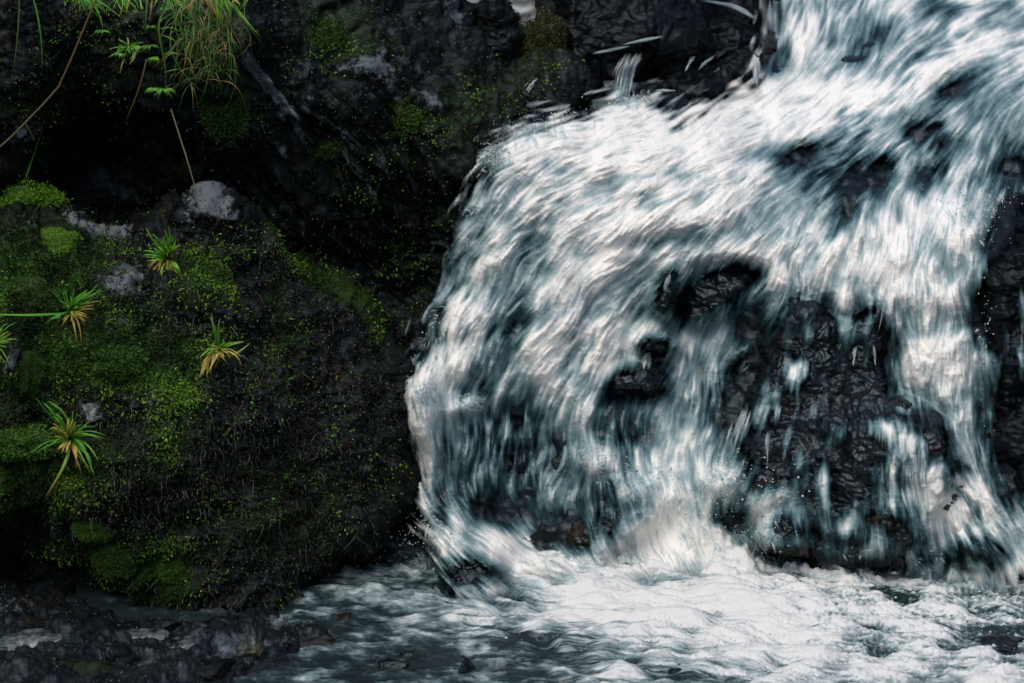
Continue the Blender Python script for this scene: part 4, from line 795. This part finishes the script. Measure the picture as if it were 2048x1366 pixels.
cushion('shaded smooth moss cushion low on the boulder, highest of three', 'mossy_boulder', 196, 1040, .075, .06, .055, MD, 4)
cushion('shaded oval moss cushion in the middle of the low three', 'mossy_boulder', 240, 1110, .085, .05, .075, DK, 5)
cushion('small shaded moss cushion to the right of the low three', 'mossy_boulder', 342, 1142, .05, .04, .05, MD, 6)
cushion('arched olive moss cushion at the left edge under the bright cushion', 'mossy_boulder', 50, 590, .11, .07, .065, (.05, .105, .014), 7, False, 6000)
cushion('green moss pad right of the yellow leaved grass tuft', 'mossy_boulder', 418, 556, .07, .05, .045, (.05, .11, .014), 8, True, 3500)
cushion('flat leafy moss pad beside the lowest grass tuft at left', 'mossy_boulder', 50, 880, .12, .05, .05, MD, 9, True, 5000)
cushion('dark upright moss hump beside the whitish stone at left', 'mossy_boulder', 62, 765, .06, .05, .08, DK, 10)
cushion('moss clump hanging on the cliff below the grey rock face', 'cliff', 788, 246, .07, .05, .055, (.05, .10, .012), 11, True, 3500)
cushion('small moss clump on the cliff just above the boulder crest', 'cliff', 456, 390, .062, .05, .04, (.055, .12, .014), 12, True, 3000)
cushion('moss clump hanging under the yellow grass clump', 'cliff', 445, 200, .08, .05, .12, (.03, .075, .01), 13, True, 5000)
cushion('moss clump at the top of the cliff right of the hanging grass', 'cliff', 655, 70, .07, .05, .06, (.04, .09, .012), 14, True, 3000)
cushion('brown green moss hump on the cliff near the pale notch', 'cliff', 1085, 100, .09, .06, .11, (.05, .055, .014), 15, True, 4500)
cushion('dim moss pad on the cliff over the gap behind the boulder', 'cliff', 655, 300, .05, .04, .035, (.03, .07, .01), 16, True, 2000)

# ================================================================== PLANTS
G1, G2, G3 = (.09, .33, .025), (.06, .25, .025), (.18, .42, .03)
Y1, Y2, Y3 = (.62, .46, .10), (.45, .30, .06), (.34, .38, .07)
def blade(pts, w, col, col2=None, K=12, seed=0):
    """pts: points (px,py,Y) of a smooth curve from base to tip"""
    p = np.array([PT(*q) for q in pts]); t = np.linspace(0, 1, len(p)); q = np.linspace(0, 1, K)
    deg = min(len(p) - 1, 3)
    path = np.stack([np.polyval(np.polyfit(t, p[:, a], deg), q) for a in range(3)], -1)
    wd = w * np.clip(np.minimum(.5 + q * 1.4, ((1 - q) * 1.0) ** .7 * 1.25 + .03), 0, 1)
    up = np.array([random.uniform(-.3, .3), -1, .8])
    V, F = tape(path[None], wd[None], up, curl=.55)
    c0 = np.array(col); c1 = np.array(col2 if col2 is not None else col)
    c = c0[None] * (1 - q[:, None] ** 1.5) + c1[None] * q[:, None] ** 1.5
    return V, F, np.repeat(c * random.uniform(.85, 1.15), 3, axis=0)
def plant(name, label, cat, base, kinds, group=None):
    """kinds: {part name: [blade, ...]} -> Empty at the base with one mesh per kind of leaf"""
    loc = PT(*base); root = empty(name, loc); tag(root, label, cat, group)
    for k, bl in kinds.items():
        V, F, c = join(bl)
        link(k, mesh_np(name + '_' + k, V - loc, F, M_blade, None, {'col': c}), parent=root)
    return root
def yat(host, x, y): return float(surf_at(host, x, y)[0][1])
def B_(bx_, by_, Y, tips, w, cols, arch=.25, fwd=.06):
    """blades from one base to pixel tips, arching outward"""
    out = []
    tips = list(tips) + [(bx_ + (tx - bx_) * q_ + random.uniform(-16, 16), by_ + (ty - by_) * q_ + random.uniform(-12, 12)) for tx, ty in tips for q_ in (random.uniform(.4, .9), random.uniform(.7, 1.15))]
    for (tx, ty) in tips:
        D_ = math.hypot(tx - bx_, ty - by_); sd_ = random.uniform(-.14, .14) * D_; ar_ = arch * random.uniform(.2, 1.7)
        tx += random.uniform(-.12, .12) * D_; ty += random.uniform(-.15, .12) * D_
        mx, my = (bx_ + tx) / 2 + sd_, (by_ + ty) / 2 - ar_ * D_ * .5
        c = random.choice(cols); c2 = c
        if isinstance(c[0], tuple): c, c2 = c
        j = lambda s: random.uniform(-s, s)
        out.append(blade([(bx_ + j(5), by_ + j(4), Y), (mx, my, Y - fwd * .8 + j(.015)), (tx, ty, Y - fwd + j(.03))], w * .85 * random.uniform(.5, 1.25), c, c2))
    return out
GC = [G1, G3, (G1, G3), (G2, G1), (G1, (.34, .42, .05))]; YC = [Y1, Y2, (Y1, Y2), (Y3, Y1)]
GRP = 'small grass tufts growing on the boulder'
yA = yat('mossy_boulder', 332, 515) - .08
plant('grass_tuft', 'grass tuft with drooping yellow lower leaves near the top of the boulder', 'grass', (334, 520, yA), {
    'green_leaves': B_(334, 518, yA, [(330, 458), (306, 470), (290, 508), (343, 490), (350, 485), (322, 480), (312, 492), (288, 506)], .014, [G3, G1, G3], .1, .10) + B_(340, 520, yA, [(333, 560), (360, 548), (318, 500), (345, 470), (332, 462)], .013, [G1, G3], .2, .10),
    'dead_leaves': B_(334, 520, yA, [(326, 576), (350, 560), (362, 572), (302, 552), (356, 575), (300, 545), (342, 548), (322, 560), (364, 556)], .012, YC, .35, .07) + B_(338, 516, yA, [(362, 488)], .012, [(Y3, Y1)], .05)}, GRP)
yB = yat('mossy_boulder', 140, 620) - .08
plant('grass_tuft', 'low spreading grass tuft sending one long blade to the left edge', 'grass', (140, 622, yB), {
    'green_leaves': B_(140, 622, yB, [(150, 565), (172, 578), (200, 575), (195, 585), (120, 580), (130, 575), (185, 610), (115, 600), (170, 600), (100, 640)], .011, [G1, G3, G2], .12) + [blade([(135, 626, yB), (60, 630, yB - .08), (-20, 628, yB - .1)], .011, G1, G3)],
    'dead_leaves': B_(140, 626, yB, [(125, 658), (170, 655), (198, 604), (176, 630), (148, 700)], .009, YC, .2) + B_(140, 620, yB, [(138, 605), (145, 608), (150, 640)], .012, [(Y3, G3)], .1)}, GRP)
yC = yat('mossy_boulder', 438, 700) - .08
plant('grass_tuft', 'yellowed grass tuft on the boulder face with one blade reaching up', 'grass', (438, 700, yC), {
    'green_leaves': B_(438, 695, yC, [(424, 626), (498, 690), (415, 690), (412, 715), (460, 690)], .010, [G1, (G1, Y3)], .12) + [blade([(438, 695, yC), (428, 660, yC - .04), (423, 625, yC - .04)], .011, G2, G1), blade([(455, 712, yC), (475, 705, yC - .05), (500, 686, yC - .06)], .011, G1, Y3)],
    'dead_leaves': B_(438, 700, yC, [(425, 735), (478, 732), (448, 715), (405, 760), (418, 755), (455, 700), (430, 705), (420, 690), (460, 718), (402, 775)], .011, YC, .25)}, GRP)
yD = yat('mossy_boulder', 137, 885) - .08
plant('grass_tuft', 'lowest grass tuft, with long green leaves and short yellow leaves', 'grass', (137, 885, yD), {
    'green_leaves': B_(140, 880, yD, [(178, 840), (190, 855), (216, 882), (182, 920), (180, 950), (85, 805), (110, 830), (98, 850), (70, 905), (150, 830), (108, 870), (120, 845), (165, 850)], .012, GC, .3, .09) + [blade([(138, 890, yD), (128, 930, yD - .09), (92, 992, yD - .08)], .014, G1, Y2), blade([(140, 885, yD), (175, 910, yD - .1), (182, 945, yD - .08)], .012, G1, G2), blade([(142, 880, yD), (110, 830, yD - .06), (86, 806, yD - .05)], .012, G2, G1)],
    'dead_leaves': B_(138, 880, yD, [(150, 840), (108, 855), (120, 912), (128, 862), (135, 905), (100, 858), (145, 855), (158, 940), (118, 900)], .013, YC, .2, .1)}, GRP)
yE = yat('mossy_boulder', 5, 680) - .03
plant('grass_tuft', 'few pale grass blades entering at the left edge of the boulder', 'grass', (-14, 690, yE), {
    'green_leaves': B_(-14, 690, yE, [(30, 680), (40, 640), (22, 740), (15, 665), (34, 682)], .010, [G1, G3, (G1, Y3)], .2)}, GRP)
yF = yat('mossy_boulder', 20, 440) - .02
plant('grass_tuft', 'thin upright dark green blades rising from the leafy moss clump', 'grass', (38, 400, yF), {
    'green_leaves': [blade([(38, 392, yF - .1), (62, 325, yF - .12), (86, 254, yF - .1)], .009, G1, G3), blade([(22, 390, yF - .1), (30, 360, yF - .1), (38, 328, yF - .1)], .008, G1), blade([(20, 390, yF), (18, 370, yF), (19, 355, yF)], .005, G2), blade([(40, 390, yF), (50, 383, yF - .02), (58, 388, yF - .03)], .005, G1), blade([(64, 440, yF), (66, 405, yF - .04), (60, 378, yF - .05)], .006, G2, Y2), blade([(72, 410, yF), (78, 385, yF), (80, 380, yF)], .005, G2)]}, GRP)
# hanging clump at the top
yH = -.10
hang_g, hang_d = [], []
rr = random.Random(5)
for k in range(130):
    x0, y0 = rr.gauss(405, 34), rr.uniform(-40, 60); x1 = x0 + rr.gauss(0, 30) - (x0 - 400) * .3; y1 = min(245, y0 + rr.uniform(20, 190) * rr.uniform(.5, 1))
    c = rr.choice([(.13, .26, .03), (.07, .22, .02), (.30, .20, .05), (.30, .18, .045), (.16, .24, .04), (.05, .17, .02), (.04, .13, .02), (.10, .28, .03)])
    x0 += 0; bl = blade([(x0, y0, yH + .05), ((x0 + x1) / 2 + rr.gauss(0, 20), (y0 + y1) / 2, yH - .03 + rr.uniform(-.06, .06)), (x1, y1, yH + rr.uniform(-.03, .06))], rr.uniform(.002, .0055), c, tuple(q * 1.15 for q in c))
    (hang_d if c[0] > c[1] else hang_g).append(bl)
for k in range(110):
    x0, y0 = rr.uniform(350, 470), rr.uniform(0, 170); a = rr.uniform(0, 6.28); L = rr.uniform(20, 70)
    c = rr.choice([(.07, .15, .03), (.05, .12, .03), (.10, .16, .05), (.30, .2, .06)])
    bl = blade([(x0, y0, yH), (x0 + math.cos(a) * L * .6, y0 + math.sin(a) * L * .4 - 6, yH - .07), (x0 + math.cos(a) * L, y0 + abs(math.sin(a)) * L + 6, yH - .06)], rr.uniform(.0025, .0045), c)
    (hang_d if c[0] > c[1] else hang_g).append(bl)
hang_g += B_(440, -15, yH, [(450, 30), (462, 38), (448, 60), (436, 28), (470, 25), (445, 52)], .012, [G3, G1], .1) + B_(470, 15, yH, [(520, 70), (500, 50)], .004, [G3], .05)
hang_d += B_(445, -5, yH, [(484, 11)], .012, [Y1], .3)
plant('grass_clump', 'shaggy hanging clump of yellow brown and green grass at the top left', 'grass', (405, -10, yH), {'green_leaves': hang_g, 'dead_leaves': hang_d})
# trailing plant with paired leaflets
lf = []
st = [blade([(350, 10, -.14), (318, 50, -.18), (326, 110, -.18), (330, 180, -.16)], .007, (.08, .20, .04), (.10, .24, .04), 18)]
st += [blade([(318, 60, -.17), (340, 55, -.2), (366, 66, -.2)], .003, G3), blade([(322, 70, -.17), (345, 78, -.2)] + [(352, 88, -.2)], .003, G3), blade([(325, 110, -.17), (345, 105, -.2), (360, 112, -.2)], .003, G3), blade([(328, 145, -.17), (345, 140, -.2), (362, 138, -.2)], .003, G3)]
for (cx, cy, sc_, n_) in ((322, 182, 1.0, 22), (312, 118, .8, 14), (300, 95, .7, 10), (264, 98, .7, 10), (240, 110, .6, 8), (205, 65, .6, 10), (330, 20, .5, 8), (300, 55, .5, 8)):
    for k in range(n_):
        a = rr.uniform(math.pi * -.1, math.pi * 1.1); L = rr.uniform(12, 34) * sc_
        lf.append(blade([(cx + rr.uniform(-6, 6), cy + rr.uniform(-5, 5), -.17), (cx + math.cos(a) * L * .6, cy + math.sin(a) * L * .25 - 3, -.2), (cx + math.cos(a) * L, cy + math.sin(a) * L * .6 + 4, -.18)], rr.uniform(.007, .013) * sc_, rr.choice([G1, G2, G3, (.12, .24, .03)])))
plant('trailing_plant', 'bright green trailing stem ending in a fan of small leaflets', 'plant', (350, 10, -.14), {'stem': st, 'leaves': lf})
plant('grass_tuft', 'short bright green grass fringe along the top edge at left', 'grass', (170, -10, -.02), {'green_leaves': B_(170, -20, -.02, [(140 + 12 * k, 8 + (k * 37) % 30) for k in range(9)], .007, [G3, G1], .1) + B_(240, -20, -.02, [(225 + 9 * k, 10 + (k * 23) % 34) for k in range(7)], .007, [G1, G3], .1) + B_(340, -20, -.02, [(310 + 12 * k, 10 + (k * 29) % 40) for k in range(8)], .007, [G3, G1], .1)})
# yellow leaf rosette left of the trailing stem
plant('leaf_sprig', 'sprig of pale yellow leaves left of the green trailing stem', 'plant', (262, 96, -.08), {
    'yellow_leaves': [blade([(262, 96, -.08), (268, 112, -.12), (258, 128, -.12)], .014, (.35, .40, .08)), blade([(278, 95, -.08), (268, 110, -.12), (259, 120, -.12)], .012, (.40, .42, .08)), blade([(255, 75, -.08), (257, 90, -.1), (256, 110, -.1)], .006, (.45, .40, .15)), blade([(250, 118, -.08), (243, 132, -.1), (242, 150, -.1)], .005, Y2)],
    'green_leaves': B_(258, 94, -.08, [(244, 80), (278, 82), (280, 94), (230, 100), (250, 112), (225, 108), (215, 98)], .010, GC, .1)})
# broad blades at the top edge
plant('grass_tuft', 'broad green and straw blades hanging from the top edge left of the clump', 'grass', (285, -30, -.05), {
    'green_leaves': [blade([(292, -30, -.05), (294, 10, -.08), (288, 62, -.06)], .013, (.10, .22, .06)), blade([(278, -20, -.05), (283, 15, -.08), (286, 10, -.08)], .007, G3)] + B_(160, -20, -.05, [(150, 12), (170, 20), (185, 15), (200, 30), (140, 6)], .006, GC, .1) + B_(480, -20, -.05, [(455, 20)], .008, [G3], .1),
    'dead_leaves': [blade([(266, -30, -.05), (258, 0, -.08), (252, 28, -.08)], .013, Y2, Y1), blade([(304, 0, -.05), (302, 20, -.08), (299, 48, -.06)], .008, (.3, .22, .10)), blade([(305, 6, -.1), (335, -8, -.14), (365, 10, -.12)], .005, Y2, Y1), blade([(230, -10, -.05), (240, 15, -.08), (248, 22, -.08)], .005, Y2)]})
GH = 'single stems and blades hanging before the dark hollow'
def stem(label, pts, w, c, c2=None, cat='stem'):
    V, F, cc = blade(pts, w, c, c2, 18); loc = PT(*pts[0])
    o = link('hanging_grass' if cat != 'stem' else 'dead_stem', mesh_np('stem', V - loc, F, M_blade, None, {'col': cc}), loc=loc); tag(o, label, cat)
stem('thin green blade hanging at the far top left, browning at its tip', [(38, -20, -.05), (36, 60, -.07), (26, 140, -.05)], .007, (.05, .10, .02), (.20, .13, .04), 'grass blade')
stem('long dark green blade hanging right of the browning one', [(64, -10, -.05), (80, 60, -.07), (84, 140, -.05)], .007, G2, G2, 'grass blade')
stem('brown faded blade hanging in the hollow under the yellow sprig', [(292, 118, .0), (278, 175, -.03), (250, 245, .0)], .008, (.10, .07, .03), (.16, .10, .03), 'grass blade')
stem('green blade drooping down to the right of the hanging clump', [(468, 10, -.1), (495, 45, -.12), (522, 75, -.1)], .004, G3, G1, 'grass blade')
# bent dead stem: two straight lengths with a joint
V1 = blade([(205, -30, -.25), (160, 76, -.27), (117, 174, -.28)], .009, (.14, .095, .035), (.16, .11, .05)); V2 = blade([(117, 174, -.28), (60, 236, -.3), (-12, 304, -.32)], .010, (.16, .11, .05), (.13, .11, .08))
for q in (V1, V2): pass
def rod(pts, r, col):
    p = np.array([PT(*q) for q in pts]); K = 12
    t = np.gradient(p, axis=0); t /= np.linalg.norm(t, axis=1, keepdims=True); s = np.cross(t, [0, -1, .2]); s /= np.linalg.norm(s, axis=1, keepdims=True); q = np.cross(s, t)
    a = np.linspace(0, 2 * math.pi, K, endpoint=False); rr_ = np.broadcast_to(np.array(r, float), (len(p),))
    V = p[:, None] + (s[:, None] * np.cos(a)[None, :, None] + q[:, None] * np.sin(a)[None, :, None]) * rr_[:, None, None]
    F = [(i * K + k, i * K + (k + 1) % K, (i + 1) * K + (k + 1) % K, (i + 1) * K + k) for i in range(len(p) - 1) for k in range(K)]
    return V.reshape(-1, 3), np.array(F), np.tile(np.array(col), (len(p) * K, 1))
loc = PT(200, -30, -.25)
root = empty('dead_stem', loc); tag(root, 'long bent brown dead stem crossing the dark hollow at top left', 'stem')
for nm_, pts, c in (('stem', [(205, -30, -.25), (185, 15, -.26), (160, 76, -.27), (138, 128, -.275), (117, 174, -.28)], (.17, .10, .035)), ('stem', [(117, 174, -.28), (85, 210, -.29), (50, 246, -.30), (20, 276, -.31), (-14, 306, -.32)], (.16, .115, .06))):
    V, F, cc = rod(pts, .0034, c); link(nm_, mesh_np('dead_stem', V - loc, F, M_blade, None, {'col': cc}), parent=root)
V, F, cc = rod([(121, 168, -.28), (117, 174, -.28), (112, 180, -.28)], [.003, .0055, .003], (.12, .07, .03)); link('joint', mesh_np('stem_joint', V - loc, F, M_blade, None, {'col': cc}), parent=root)
V, F, cc = rod([(50, 246, -.3), (60, 262, -.3), (70, 282, -.29)], [.003, .002, .001], (.12, .10, .05)); link('twig', mesh_np('stem_twig', V - loc, F, M_blade, None, {'col': cc}), parent=root)
V, F, cc = rod([(342, 218, -.12), (356, 262, -.10), (372, 312, -.08), (386, 360, -.05), (399, 408, .0)], [.0028, .0028, .0026, .0022, .0016], (.42, .42, .20)); loc = PT(342, 218, -.12)
o = link('straw', mesh_np('straw', V - loc, F, M_blade, None, {'col': cc}), loc=loc); tag(o, 'thin pale straw slanting down to the boulder crest', 'straw')
